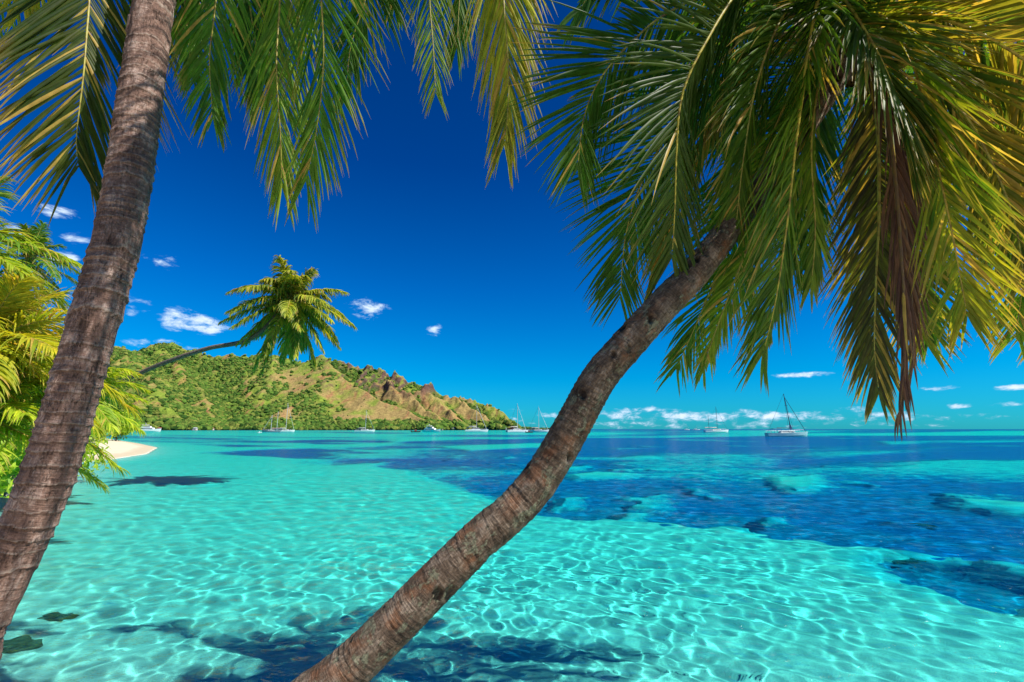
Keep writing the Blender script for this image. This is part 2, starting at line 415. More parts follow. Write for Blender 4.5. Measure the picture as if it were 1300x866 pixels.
# grass versus wood: woods fill the gullies, the west and the foot; bare grass on the eastern spurs
conv = H - fbm(X / 90, Y / 90, 2, 7) * 0
def blur(a, n):
    for _ in range(n): a = (a + np.roll(a, 1, 0) + np.roll(a, -1, 0) + np.roll(a, 1, 1) + np.roll(a, -1, 1)) / 5
    return a
Hb = blur(H, 40); cave = np.clip((Hb - H) / 5, -1, 1)
bare = np.isin(who, [1, 2, 3, 4, 5]) * np.clip((spur - 3) / 14, 0, 1) * np.clip((H - 14) / 10, 0, 1)
cl_ = np.clip((fbm(X / 28, Y / 34, 4, 231) - .44) * 6, 0, 1)
wood = np.clip(.46 + .34 * cl_ - right * .22 - bare * .95 + cave * .6 + (nz - .5) * 2.0 + (nf - .5) * .6, 0, 1)
wood = np.where(H < 16 + 22 * nf, 1, wood)
rock = np.clip((slope - .85) * 2.2 + (nf - .5) * 1.6 + (rn - .8) * 1.2, 0, 1) * (.15 + .85 * right) * np.clip((H - 90) / 60, 0, 1)
c_g1 = np.array([.33, .235, .085]); c_g2 = np.array([.20, .27, .035]); c_r = np.array([.12, .07, .055]); c_w = np.array([.05, .12, .016]); c_e = np.array([.36, .17, .08])
g = fbm(X / 40, Y / 40, 4, 301)[..., None]; gm = np.clip((g - .35) * 3.3 - right[..., None] * .35 + .35 - bare[..., None] * .6, 0, 1)
colr = c_g1 * (1 - gm) + c_g2 * gm
ero = np.clip((fbm((X + wxx) / 14, (Y) / 70, 3, 333) - .60) * 7, 0, 1)[..., None] * .8
colr = colr * (1 - ero) + c_e * ero
colr = colr * (1 - rock[..., None]) + c_r * rock[..., None]
colr = colr * (1 - wood[..., None] * .85) + c_w * wood[..., None] * .85
attr_col(me, 'col', colr.reshape(-1, 3))
m, k, out = new_mat('hillside')
ca = k.n('ShaderNodeAttribute', attribute_name='col'); co = k.n('ShaderNodeNewGeometry').outputs['Position']
n3 = k.noise(co, .12, 5, .65); n4 = k.noise(co, .45, 3, .6)
v = k.mix(1.0, ca.outputs['Color'], k.ramp(n3, [(.25, .55), (.75, 1.5)]), 'MULTIPLY')
principled(k, out, v, .95, .1, k.bump(k.m('ADD', n3, k.m('MULTIPLY', n4, .5)), 1.0, 4))
hills = link('hills', me, m); hills['kind'] = 'structure'

# woods on the hills: one mass of rough crowns
icos_v = []; 
ph = (1 + 5 ** .5) / 2
for a in (-1, 1):
    for b in (-ph, ph): icos_v += [(a, b, 0), (0, a, b), (b, 0, a)]
icos_v = np.array(icos_v) / math.hypot(1, ph)
icos_f = [(i, j, l) for i in range(12) for j in range(i + 1, 12) for l in range(j + 1, 12)
          if abs(np.linalg.norm(icos_v[i] - icos_v[j]) - 1.051) < .02 and abs(np.linalg.norm(icos_v[j] - icos_v[l]) - 1.051) < .02 and abs(np.linalg.norm(icos_v[i] - icos_v[l]) - 1.051) < .02]
icos_f = np.array([(i, j, l) if np.dot(np.cross(icos_v[j] - icos_v[i], icos_v[l] - icos_v[i]), icos_v[i]) > 0 else (i, l, j) for i, j, l in icos_f])
rg = np.random.default_rng(11)
def blob_mass(pts, rad, cols):
    n = len(pts); a = rg.random(n) * 6.28; c, s = np.cos(a), np.sin(a)
    V = icos_v[None] * (1 + (rg.random((n, 12, 1)) - .5) * .5)
    x = V[..., 0] * c[:, None] - V[..., 1] * s[:, None]; y = V[..., 0] * s[:, None] + V[..., 1] * c[:, None]
    V = np.stack([x, y, V[..., 2] * .85], -1) * rad[:, None, None] + pts[:, None, :]
    Fc = (icos_f[None] + np.arange(n)[:, None, None] * 12).reshape(-1, 3)
    return V.reshape(-1, 3), Fc, np.repeat(cols, 12, 0)
front = (gyv > -.15) | (H > 250)
prob = (wood ** 3 * .98 + .006) * (1 - .93 * bare * right) * (H > .5) * (PY > 400) * (PX > 40) * (PX < 690) * front * (1 - rock * .7)
idx = rg.choice(X.size, 26000, replace=False, p=(prob / prob.sum()).ravel())
pp = np.stack([X.ravel()[idx], Y.ravel()[idx], H.ravel()[idx] + 1.5], -1) + rg.normal(0, 1.2, (26000, 3)) * [1, 1, .3]
rad = (1.8 + 7.5 * rg.random(26000) ** 2.4) * np.where(H.ravel()[idx] < 25, 1.25, 1)
tone = rg.random((26000, 1)); tone2 = rg.random((26000, 1)) ** 3
cw = np.array([.018, .060, .010]) * (1 - tone) + np.array([.11, .21, .028]) * tone
cw = cw * (1 - tone2) + np.array([.24, .26, .05]) * tone2
V, Fc, cc = blob_mass(pp, rad, cw)
me = mesh_np('forest', V, Fc, False); attr_col(me, 'col', cc)
m, k, out = new_mat('wood_foliage'); ca = k.n('ShaderNodeAttribute', attribute_name='col'); co = k.n('ShaderNodeNewGeometry').outputs['Position']
nn = k.noise(co, .8, 3)
principled(k, out, k.mix(1, ca.outputs['Color'], k.ramp(nn, [(.3, .6), (.7, 1.5)]), 'MULTIPLY'), .9, .1, k.bump(nn, 1, 2))
fo = link('forest', me, m); fo['kind'] = 'stuff'; fo['label'] = 'dense green woodland over the far hillsides and along their foot'; fo['category'] = 'forest'

# low wooded islet line right of the hills
n = 260; t = rg.random(n)
pts = np.array([list(P(655 + 48 * a, 545, 1500 + 80 * b)) for a, b in zip(t, rg.random(n))]); pts[:, 2] = 1 + 7 * rg.random(n) * (1 - t * .6)
V, Fc, cc = blob_mass(pts, rg.uniform(3, 7, n) * (1 - .4 * t), np.array([.07, .14, .03]) * (.6 + .9 * rg.random((n, 1))))
me = mesh_np('treeline', V, Fc, False); attr_col(me, 'col', cc)
o = link('distant_treeline', me, m); o['kind'] = 'stuff'; o['label'] = 'thin low line of trees on the point right of the hills'; o['category'] = 'treeline'

# ------------------------------------------------------------------ palms
def frond_mat(name, trans=.42):
    m, k, out = new_mat(name)
    ca = k.n('ShaderNodeAttribute', attribute_name='col'); co = k.n('ShaderNodeNewGeometry').outputs['Position']
    nn = k.noise(co, 14, 3, .6)
    c = k.mix(1, ca.outputs['Color'], k.ramp(nn, [(.25, .95), (.75, 1.65)]), 'MULTIPLY')
    b = k.n('ShaderNodeBsdfPrincipled'); k.put(b.inputs['Base Color'], c); b.inputs['Roughness'].default_value = .48
    b.inputs['Specular IOR Level'].default_value = .28
    tl = k.n('ShaderNodeBsdfTranslucent')
    k.put(tl.inputs['Color'], k.mix(1, c, (1.9, 1.75, .6), 'MULTIPLY'))
    mx = k.n('ShaderNodeMixShader'); mx.inputs[0].default_value = trans
    k.put(mx.inputs[1], b.outputs[0]); k.put(mx.inputs[2], tl.outputs[0]); k.t.links.new(mx.outputs[0], out.inputs[0])
    return m
M_LEAF = frond_mat('palm_leaflets'); M_DEAD = frond_mat('dry_palm_leaflets', .18)
m, k, out = new_mat('palm_midrib'); ca = k.n('ShaderNodeAttribute', attribute_name='col'); co = k.n('ShaderNodeNewGeometry').outputs['Position']
principled(k, out, k.mix(k.smooth(k.noise(co, 20, 3), .4, .7), ca.outputs['Color'], (.20, .13, .03)), .45, .4); M_RIB = m

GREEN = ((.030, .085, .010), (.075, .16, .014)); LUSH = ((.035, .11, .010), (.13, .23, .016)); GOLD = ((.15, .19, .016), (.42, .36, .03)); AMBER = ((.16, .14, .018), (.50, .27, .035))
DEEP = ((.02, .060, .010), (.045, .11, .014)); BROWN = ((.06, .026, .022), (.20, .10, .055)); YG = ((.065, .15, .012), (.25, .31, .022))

def tube(path, radii, seg=8, cap=True):
    p = np.asarray(path, float); n = len(p); tg = np.gradient(p, axis=0); tg /= np.linalg.norm(tg, axis=1)[:, None] + 1e-9
    ref = np.array([.3, .9, .2]); u = np.cross(tg, ref); u /= np.linalg.norm(u, axis=1)[:, None] + 1e-9; v = np.cross(tg, u)
    a = np.linspace(0, 2 * math.pi, seg, endpoint=False)
    V = p[:, None] + (u[:, None] * np.cos(a)[None, :, None] + v[:, None] * np.sin(a)[None, :, None]) * np.asarray(radii)[:, None, None]
    i = np.arange(n - 1)[:, None] * seg + np.arange(seg)[None]; j = np.arange(n - 1)[:, None] * seg + (np.arange(seg)[None] + 1) % seg
    Fq = np.stack([i, j, j + seg, i + seg], -1).reshape(-1, 4)[:, ::-1]
    return V.reshape(-1, 3), Fq

def frond(parent, pts, pal=GREEN, ll=.75, n=95, seed=0, grav=.5, face=None, droop_tip=1.0, ang=(62, 24), width=.036, t0=.10, sub=5, name='frond', mat=None, rib=.017, label=None, fold=.35, ribcol=(.40, .36, .06), dry=.25, vee=.18):
    """pts: world points of the midrib, base to tip. face: direction the blade's upper side looks at."""
    if sub == 5 and Vector(list(pts[-1])).length < 7.5: n = int(n * 1.42); width *= .63
    r = np.random.default_rng(seed + 1000)
    q, Lr = resample(catmull(pts, 120), 160)
    tg = np.gradient(q, axis=0); tg /= np.linalg.norm(tg, axis=1)[:, None]
    fc = np.array(list(face if face is not None else (0, 0, 1)), float)
    N = np.empty_like(tg); cur = fc - tg[0] * fc.dot(tg[0]); cur /= np.linalg.norm(cur)
    for i in range(len(tg)):
        cur = cur + fc * .03; cur = cur - tg[i] * cur.dot(tg[i]); cur /= np.linalg.norm(cur); N[i] = cur
    ts = np.repeat(np.linspace(t0, .995, n), 2); side = np.tile([1, -1], n)
    ts = np.clip(ts + r.normal(0, .25 / n, 2 * n), t0, .999)
    fi = ts * 159; i0 = fi.astype(int); i1 = np.minimum(i0 + 1, 159); f = (fi - i0)[:, None]
    B = q[i0] * (1 - f) + q[i1] * f; T = tg[i0]; NN = N[i0]; S = np.cross(T, NN) * side[:, None]
    u = (ts - t0) / (1 - t0)
    env = np.interp(u, [0, .12, .3, .6, .85, 1], [.45, .8, 1, .92, .62, .38]); Ln = ll * env * r.uniform(.85, 1.1, 2 * n)
    A = np.radians(ang[0] + (ang[1] - ang[0]) * u ** 1.1 + r.normal(0, 3.5, 2 * n))
    lowf = (fbm(ts * 9 + side * 3.7, ts * 0 + seed * 1.3, 3, seed) - .5)
    A = A + np.radians(26) * lowf; miss = r.random(2 * n); Ln = np.where(miss < .05, Ln * r.uniform(.15, .6, 2 * n), Ln)
    Ln = Ln * np.where(fbm(ts * 22 + side * 5, ts * 0 + seed, 2, seed + 7) > .72, .35, 1)
    vee = vee + .5 * (fbm(ts * 7 + side * 9, ts * 0 + seed * 2.1, 3, seed + 3) - .5)
    D = np.cos(A)[:, None] * T + np.sin(A)[:, None] * S + NN * (vee + r.normal(0, .09, 2 * n))[:, None]
    D += r.normal(0, .03, D.shape)
    D /= np.linalg.norm(D, axis=1)[:, None]
    # some leaflets droop more (broken or tired)
    gv = grav * r.uniform(.6, 1.4, 2 * n) * np.where(r.random(2 * n) < .08, 2.2, 1)
    verts = []; cur = B.copy(); dcur = D.copy(); step = (Ln / sub)[:, None]
    paths = [cur.copy()]; dirs = [dcur.copy()]
    for s in range(sub):
        dcur = dcur + np.array([0, 0, -1.]) * (gv * (s + .6) / sub * 2 / sub)[:, None]; dcur /= np.linalg.norm(dcur, axis=1)[:, None]
        cur = cur + dcur * step; paths.append(cur.copy()); dirs.append(dcur.copy())
    W = width * (.75 + .25 * env) * r.uniform(.8, 1.15, 2 * n)
    prof = np.interp(np.linspace(0, 1, sub + 1), [0, .12, .4, .75, 1], [.45, .9, 1, .62, .04])
    V = np.empty((2 * n, sub + 1, 3, 3)); 
    tw = r.normal(0, .35, 2 * n)
    for s in range(sub + 1):
        dr = dirs[s]; wv = np.cross(dr, NN); wv /= np.linalg.norm(wv, axis=1)[:, None] + 1e-9; nv_ = np.cross(wv, dr)
        ct, st = np.cos(tw * s / sub)[:, None], np.sin(tw * s / sub)[:, None]; wv, nv_ = wv * ct + nv_ * st, nv_ * ct - wv * st
        hw = (W * prof[s] / 2)[:, None]
        V[:, s, 0] = paths[s] - wv * hw; V[:, s, 1] = paths[s] - nv_ * hw * fold * 2; V[:, s, 2] = paths[s] + wv * hw
    base = np.arange(2 * n)[:, None, None] * (sub + 1) * 3 + np.arange(sub)[None, :, None] * 3 + np.arange(2)[None, None, :]
    Fq = np.stack([base, base + 1, base + 4, base + 3], -1).reshape(-1, 4)
    a, b = np.array(pal[0]), np.array(pal[1])
    tone = np.clip(r.random(2 * n) * .8 + (u - .5) * .3 + np.sin(u * 9 + seed) * .12, 0, 1)[:, None, None]
    C = a * (1 - tone) + b * tone; C = np.repeat(C, sub + 1, 1)
    sfr = np.linspace(0, 1, sub + 1)[None, :, None]
    tipm = np.clip((sfr - .72) * 4, 0, 1) * (r.random(2 * n) < dry * (1 + u * 1.6))[:, None, None]
    C = C * (1 - tipm) + np.array([.34, .20, .06]) * tipm
    wh = (r.random(2 * n) < dry * .16)[:, None, None] * np.ones_like(sfr); C = C * (1 - wh) + np.array([.40, .27, .06]) * wh
    C = np.repeat(C[:, :, None, :], 3, 2)
    me = mesh_np(name, V.reshape(-1, 3), Fq, True); attr_col(me, 'col', C.reshape(-1, 3))
    o = link(name, me, mat or M_LEAF, parent)
    rr_ = rib * np.interp(np.linspace(0, 1, 160), [0, .06, .2, .6, 1], [1.9, 1.25, 1, .6, .16])
    stp = 4
    Vr, Fr = tube(q[::stp], rr_[::stp], 6); mr = mesh_np('midrib', Vr, Fr); attr_col(mr, 'col', np.tile(np.array(ribcol), (len(Vr), 1)))
    ro = bpy.data.objects.new('midrib', mr); COL.objects.link(ro); mr.materials.append(M_RIB); ro.parent = o
    av = np.empty(len(Vr) * 3, np.float32); mr.vertices.foreach_get('co', av); loc = Vector(parent.location)
    av = av.reshape(-1, 3) - np.array(loc, np.float32); mr.vertices.foreach_set('co', av.ravel()); mr.update()
    if label: o['label'] = label
    return o

def trunk_mat(name, c0, c1, c2, lichen, li, rust=0.0, band=.5):
    m, k, out = new_mat(name)
    tc = k.n('ShaderNodeAttribute', attribute_name='tc').outputs['Vector']; rg_ = k.n('ShaderNodeAttribute', attribute_name='ring').outputs['Fac']
    n1 = k.noise(k.scale(tc, (1, 1, .9)), 6.5, 6, .68); n2 = k.noise(k.scale(tc, (1, 1, .45)), 60, 5, .72); n3 = k.noise(tc, 9, 5, .68, .5); n4 = k.noise(k.scale(tc, (.28, .28, 2.4)), 34, 5, .65)
    c = k.ramp(k.m('ADD', k.m('MULTIPLY', n1, .62), k.m('MULTIPLY', n2, .38)), [(.36, c0), (.5, c1), (.62, c2)])
    c = k.mix(k.smooth(n4, .5, .66, 0, .7), c, tuple(x * .42 for x in c1))
    dk = k.m('MULTIPLY', k.smooth(rg_, .86, 1.0), band); c = k.mix(dk, c, tuple(x * .22 for x in c1))
    c = k.mix(k.smooth(rg_, .22, .0, 0, band * .55), c, tuple(min(.6, x * 1.5) for x in c2))
    if rust: c = k.mix(k.m('MULTIPLY', k.smooth(k.noise(tc, 5.5, 4, .6), .5, .68), rust), c, (.30, .115, .045))
    c = k.mix(k.smooth(n3, li, li + .07, 0, .75), c, lichen)
    crack = k.n('ShaderNodeTexVoronoi', feature='DISTANCE_TO_EDGE'); k.put(crack.inputs['Vector'], k.m2v(tc, n2)); crack.inputs['Scale'].default_value = 46
    ck = k.smooth(crack.outputs['Distance'], .0, .05, 1, 0); ck = k.m('MULTIPLY', ck, k.smooth(n3, .46, .62))
    c = k.mix(k.m('MULTIPLY', ck, .5), c, (.035, .02, .014))
    sc_ = k.n('ShaderNodeAttribute', attribute_name='scar').outputs['Fac']; c = k.mix(k.m('MULTIPLY', sc_, .85), c, (.016, .011, .010))
    hgt = k.m('ADD', k.m('MULTIPLY', n2, .6), k.m('ADD', k.m('MULTIPLY', n3, .5), k.m('MULTIPLY', ck, -.8)))
    hgt = k.m('ADD', hgt, k.m('MULTIPLY', n4, 1.0))
    principled(k, out, c, .88, .2, k.bump(hgt, 1.0, .014))
    return m

def trunk(parent, pts, ring=.085, amp=.006, seg=96, step=.008, mat=None, seed=0, scars=0, name='trunk', lump=.10):
    """pts: (Vector, radius)"""
    P4 = [(p[0], p[1], p[2], r) for p, r in pts]
    q0 = catmull(P4, 400); Lr = np.linalg.norm(np.diff(q0[:, :3], axis=0), axis=1).sum(); n = max(12, int(Lr / step))
    q, Lr = resample(q0, n); p = q[:, :3]; rad = q[:, 3]
    tg = np.gradient(p, axis=0); tg /= np.linalg.norm(tg, axis=1)[:, None]
    u = np.cross(tg, [0, 1, 0.2]); u /= np.linalg.norm(u, axis=1)[:, None]; v = np.cross(tg, u)
    a = np.linspace(0, 2 * math.pi, seg, endpoint=False); s = np.linspace(0, Lr, n)
    A, S_ = np.meshgrid(a, s); ca, sa = np.cos(A), np.sin(A)
    warp = (fbm(s * 1.3 + seed * 7, s * 0, 3, seed) - .5) * 5 * ring * 3
    ph = (S_ + warp[:, None]) / ring + .22 * np.sin(A + seed) + .35 * (fbm(ca * 1.2 + 5, S_ * 2.2 + sa, 3, seed + 3) - .5) + .25 * (fbm(sa * 4 + 3, S_ * 6 + ca * 3, 2, seed + 9) - .5)
    fr_ = ph - np.floor(ph)
    prof = np.where(fr_ < .90, (1 - fr_ / .90) ** 2.2, ((fr_ - .90) / .10) ** 1.0)          # lip just above each leaf scar
    lob = fbm(ca * 1.6 + 9, sa * 1.6 + S_ * 1.1, 4, seed + 5) - .5; fine = fbm(ca * 7 + 9, sa * 7 + S_ * 13, 4, seed + 8) - .5
    ringamp = _hash(np.floor(ph), np.floor(ph) * 0, seed + 4) * .9 + .4
    RR = rad[:, None] * (1 + lump * lob) + amp * prof * ringamp + fine * amp * 1.3
    rs_ = np.random.default_rng(seed + 60); scar = np.zeros_like(RR)
    for _ in range(scars):       # knocked out bits of bark
        s0 = rs_.random() * Lr; a0 = rs_.random() * 6.28; ws, wa = rs_.uniform(.015, .05), rs_.uniform(.15, .45)
        da = (A - a0 + math.pi) % (2 * math.pi) - math.pi
        sk = np.clip(1.2 - ((S_ - s0 + da * .05) / ws) ** 2 - (da / wa) ** 2 + fine * 2.2 + lob * 1.2, 0, 1) ** .7; scar = np.maximum(scar, sk * rs_.uniform(.4, 1)); RR = RR - rs_.uniform(.01, .028) * sk
    V = p[:, None] + (u[:, None] * ca[..., None] + v[:, None] * sa[..., None]) * RR[..., None]
    i = np.arange(n - 1)[:, None] * seg + np.arange(seg)[None]; j = np.arange(n - 1)[:, None] * seg + (np.arange(seg)[None] + 1) % seg
    Fq = np.stack([i, j, j + seg, i + seg], -1).reshape(-1, 4)
    me = mesh_np(name, V.reshape(-1, 3), Fq)
    attr_vec(me, 'tc', np.stack([ca * .15, sa * .15, S_], -1).reshape(-1, 3)); attr_f(me, 'ring', fr_.ravel()); attr_f(me, 'scar', scar.ravel())
    return link(name, me, mat, parent)

M_BARK_L = trunk_mat('ringed_brown_bark', (.105, .058, .044), (.25, .150, .112), (.50, .36, .295), (.46, .42, .36), .70, 0, .6)
M_BARK_R = trunk_mat('mottled_bark', (.042, .028, .020), (.150, .105, .072), (.37, .285, .21), (.27, .28, .18), .54, .5, .22)
M_BARK_F = trunk_mat('far_palm_bark', (.10, .075, .06), (.18, .14, .11), (.30, .25, .21), (.4, .4, .35), .75, 0, .4)

def crown_heart(parent, c, s=1.0, seed=0, fibre=True, axis=Vector((0, 0, 1))):
    """the stub of sheaths that the fronds grow out of"""
    r = np.random.default_rng(seed); Vs = []; Fs = []; off = 0
    for i in range(16):
        a = i * 2.4; d = Vector((math.cos(a), math.sin(a), 1.0 + r.random())).normalized()
        p0 = c - axis * .25 * s + Vector((math.cos(a), math.sin(a), 0)) * .07 * s; p1 = p0 + d * .45 * s; p2 = p1 + Vector((math.cos(a), math.sin(a), .3)) * .3 * s
        V, Fq = tube(catmull([p0, p1, p2], 8), np.linspace(.055, .02, 8) * s, 6); Vs.append(V); Fs.append(Fq + off); off += len(V)
    me = mesh_np('crown_heart', np.vstack(Vs), np.vstack(Fs)); attr_col(me, 'col', np.tile([.22, .16, .05], (off, 1)))
    return link('crown_heart', me, M_RIB, parent)

def ico_mesh(name, c, rx, ry, rz, sub=2, seed=0, rough=0.0):
    import bmesh
    bm_ = bmesh.new(); bmesh.ops.create_icosphere(bm_, subdivisions=sub, radius=1)
    rr = random.Random(seed)
    from mathutils import noise as mn
    for v in bm_.verts:
        f_ = 1 + rough * mn.noise(v.co * 1.7 + Vector((seed * 3.1, 0, 0))) * 2
        v.co = Vector((c[0] + v.co.x * rx * f_, c[1] + v.co.y * ry * f_, c[2] + v.co.z * rz * f_))
    me = bpy.data.meshes.new(name); bm_.to_mesh(me); bm_.free()
    for p in me.polygons: p.use_smooth = True
    return me
m, k, out = new_mat('coconut_husk'); co = k.n('ShaderNodeNewGeometry').outputs['Position']
principled(k, out, k.mix(k.smooth(k.noise(co, 6, 3), .4, .6), (.16, .20, .03), (.32, .22, .05)), .45, .4); M_NUT = m
def nuts(parent, c, n, s=1.0, seed=0):
    r = random.Random(seed)
    for i in range(n):
        a = r.random() * 6.28; p = c + Vector((math.cos(a) * .22, math.sin(a) * .22, -.12 - r.random() * .25)) * s
        link('coconut', ico_mesh('coconut', p, .11 * s, .11 * s, .14 * s, 2, i), M_NUT, parent)

# ---- left palm: trunk crosses the frame, crown hangs above it
b0 = Vector((-3.5, 1.75, -.15))
palmL = empty('coconut_palm', b0, 'thick ringed brown trunk leaning up past the left edge, its fronds hanging from above', 'palm tree')
crL = P(262, -330, 4.6)
trunk(palmL, [(b0, .19), (P(-110, 930, 2.36), .142), (P(-35, 800, 2.46), .124), (P(18, 700, 2.54), .117), (P(62, 600, 2.62), .117), (P(107, 450, 2.76), .114), (P(152, 290, 2.98), .118), (P(176, 140, 3.25), .118), (P(196, 0, 3.55), .118), (P(220, -150, 4.0), .110), (crL, .11)],
      ring=.078, amp=.010, mat=M_BARK_L, seed=2, scars=14)
crown_heart(palmL, crL, 1, 1)
cd = (CAM - crL).normalized()
def fr(palm, c, pxs, base_off=(0, 0, 0), **kw):
    pts = [c + Vector(base_off)] + [P(*p) for p in pxs]
    mid = pts[len(pts) // 2]
    if 'face' not in kw: kw['face'] = tuple(-(CAM - mid).normalized() * .75 + Vector((0, 0, .35)))
    return frond(palm, pts, **kw)
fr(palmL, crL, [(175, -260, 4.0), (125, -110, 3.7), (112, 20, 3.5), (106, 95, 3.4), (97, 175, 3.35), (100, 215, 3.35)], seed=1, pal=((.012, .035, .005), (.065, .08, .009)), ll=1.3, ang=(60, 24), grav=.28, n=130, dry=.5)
fr(palmL, crL, [(120, -280, 4.6), (40, -180, 4.8), (-10, -60, 4.8), (-40, 60, 4.8)], seed=2, pal=LUSH, ll=1.0, grav=.5)
fr(palmL, crL, [(275, -220, 4.2), (283, -100, 4.1), (272, 20, 4.0), (266, 75, 4.0), (270, 150, 4.0)], seed=3, pal=LUSH, ll=.85, ang=(50, 18), n=90)
fr(palmL, crL, [(320, -290, 4.3), (350, -160, 4.2), (356, -20, 4.1), (351, 80, 4.0), (356, 170, 4.0), (358, 240, 4.0)], seed=4, pal=YG, ll=.98, ang=(46, 18), n=110, grav=.7)
fr(palmL, crL, [(340, -310, 4.0), (398, -160, 3.8), (408, 0, 3.7), (411, 80, 3.65), (402, 165, 3.65), (388, 232, 3.7)], seed=5, pal=LUSH, ll=1.0, ang=(52, 20), n=115, grav=.45, dry=.4)
fr(palmL, crL, [(370, -320, 4.4), (450, -170, 4.6), (470, -40, 4.6), (445, 60, 4.6), (440, 120, 4.6)], seed=6, pal=GREEN, ll=.9, ang=(50, 20), grav=.5)
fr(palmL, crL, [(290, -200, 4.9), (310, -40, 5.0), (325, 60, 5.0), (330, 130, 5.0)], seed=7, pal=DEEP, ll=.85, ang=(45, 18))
fr(palmL, crL, [(240, -180, 4.5), (232, -60, 4.5), (238, 40, 4.5), (243, 90, 4.5)], seed=8, pal=LUSH, ll=.8, ang=(45, 18))
fr(palmL, crL, [(215, -180, 4.4), (190, -20, 4.8), (178, 130, 5.0), (176, 240, 5.0), (184, 268, 5.0)], seed=9, pal=YG, ll=.42, ang=(50, 25), n=60, width=.03)
fr(palmL, crL, [(330, -380, 5.0), (440, -380, 5.4), (560, -330, 5.6)], seed=10, pal=GREEN, ll=.9)
fr(palmL, crL, [(200, -400, 5.2), (60, -440, 5.6), (-60, -380, 5.8)], seed=11, pal=GREEN, ll=.9)
fr(palmL, crL, [(260, -430, 3.6), (250, -560, 3.0)], seed=12, pal=GREEN, ll=.9)
fr(palmL, crL, [(150, -330, 4.4), (70, -230, 4.2), (48, -90, 4.1), (30, 10, 4.1)], seed=13, pal=GOLD, ll=.85, ang=(48, 20))

# ---- palm out of frame whose fronds hang in the top middle
b1 = Vector((1.6, -2.2, .4)); crM = P(600, -420, 4.4)
palmM = empty('coconut_palm', b1, 'golden green fronds hanging into the top middle from a palm above the frame', 'palm tree')
trunk(palmM, [(b1, .22), (Vector((1.5, -.9, 3.2)), .15), (Vector((1.0, .1, 5.2)), .13), (crM, .12)], mat=M_BARK_L, seed=9, step=.02, seg=40)
crown_heart(palmM, crM, 1, 3)
fr(palmM, crM, [(622, -260, 4.1), (634, -90, 3.9), (640, 10, 3.8), (646, 90, 3.8), (644, 150, 3.8), (640, 185, 3.8)], seed=21, pal=((.09, .12, .012), (.46, .42, .03)), ll=1.0, ang=(46, 16), n=130, grav=.6, dry=.6)
fr(palmM, crM, [(560, -260, 4.3), (545, -120, 4.3), (545, -10, 4.3), (550, 60, 4.3), (553, 120, 4.3)], seed=22, pal=YG, ll=.66, ang=(50, 22), n=80, grav=.7, dry=.6, width=.026)
fr(palmM, crM, [(640, -280, 4.8), (600, -130, 4.9), (585, -20, 4.9), (580, 60, 4.9)], seed=23, pal=LUSH, ll=.85, ang=(45, 18))
fr(palmM, crM, [(520, -330, 4.6), (460, -200, 4.7), (490, -70, 4.7), (500, 10, 4.7)], seed=24, pal=LUSH, ll=.7, ang=(45, 18))

for i, tgt in enumerate([(-.1, 1.3, 4.7), (.45, 1.0, 4.5)]):  # unseen fronds added above the frame to dapple the left trunk with shade
    t_ = Vector(tgt); a_ = crM.lerp(t_, .5) + Vector((0, 0, .45))
    frond(palmM, [crM, a_, t_, t_ + Vector((-.25 + .1 * i, -.3, -.5))], seed=27 + i, pal=GREEN, ll=.8, face=(0, 0, 1), ang=(55, 22), n=46)

# ---- right palm: leaning trunk and the big crown
b2 = Vector((-2.15, 2.05, -.25))
palmR = empty('coconut_palm', b2, 'mottled leaning trunk rising diagonally from the bottom to the big right crown', 'palm tree')
crR = P(1085, 55, 3.9)
trunk(palmR, [(b2, .21), (P(330, 945, 2.75), 0.148), (P(444, 848, 2.92), 0.136), (P(552, 741, 3.0), 0.128), (P(604, 689, 3.04), 0.124), (P(644, 654, 3.06), 0.121), (P(673, 625, 3.08), 0.119), (P(705, 579, 3.1), 0.116), (P(731, 533, 3.12), 0.114), (P(760, 481, 3.14), 0.112), (P(789, 446, 3.16), 0.109), (P(849, 380, 3.22), 0.105), (P(876, 353, 3.27), 0.100), (P(919, 299, 3.36), 0.093), (P(1000, 190, 3.58), 0.088), (crR, .12)],
      ring=.070, amp=.0042, mat=M_BARK_R, seed=5, lump=.06, scars=90)
crown_heart(palmR, crR, 1.1, 5)
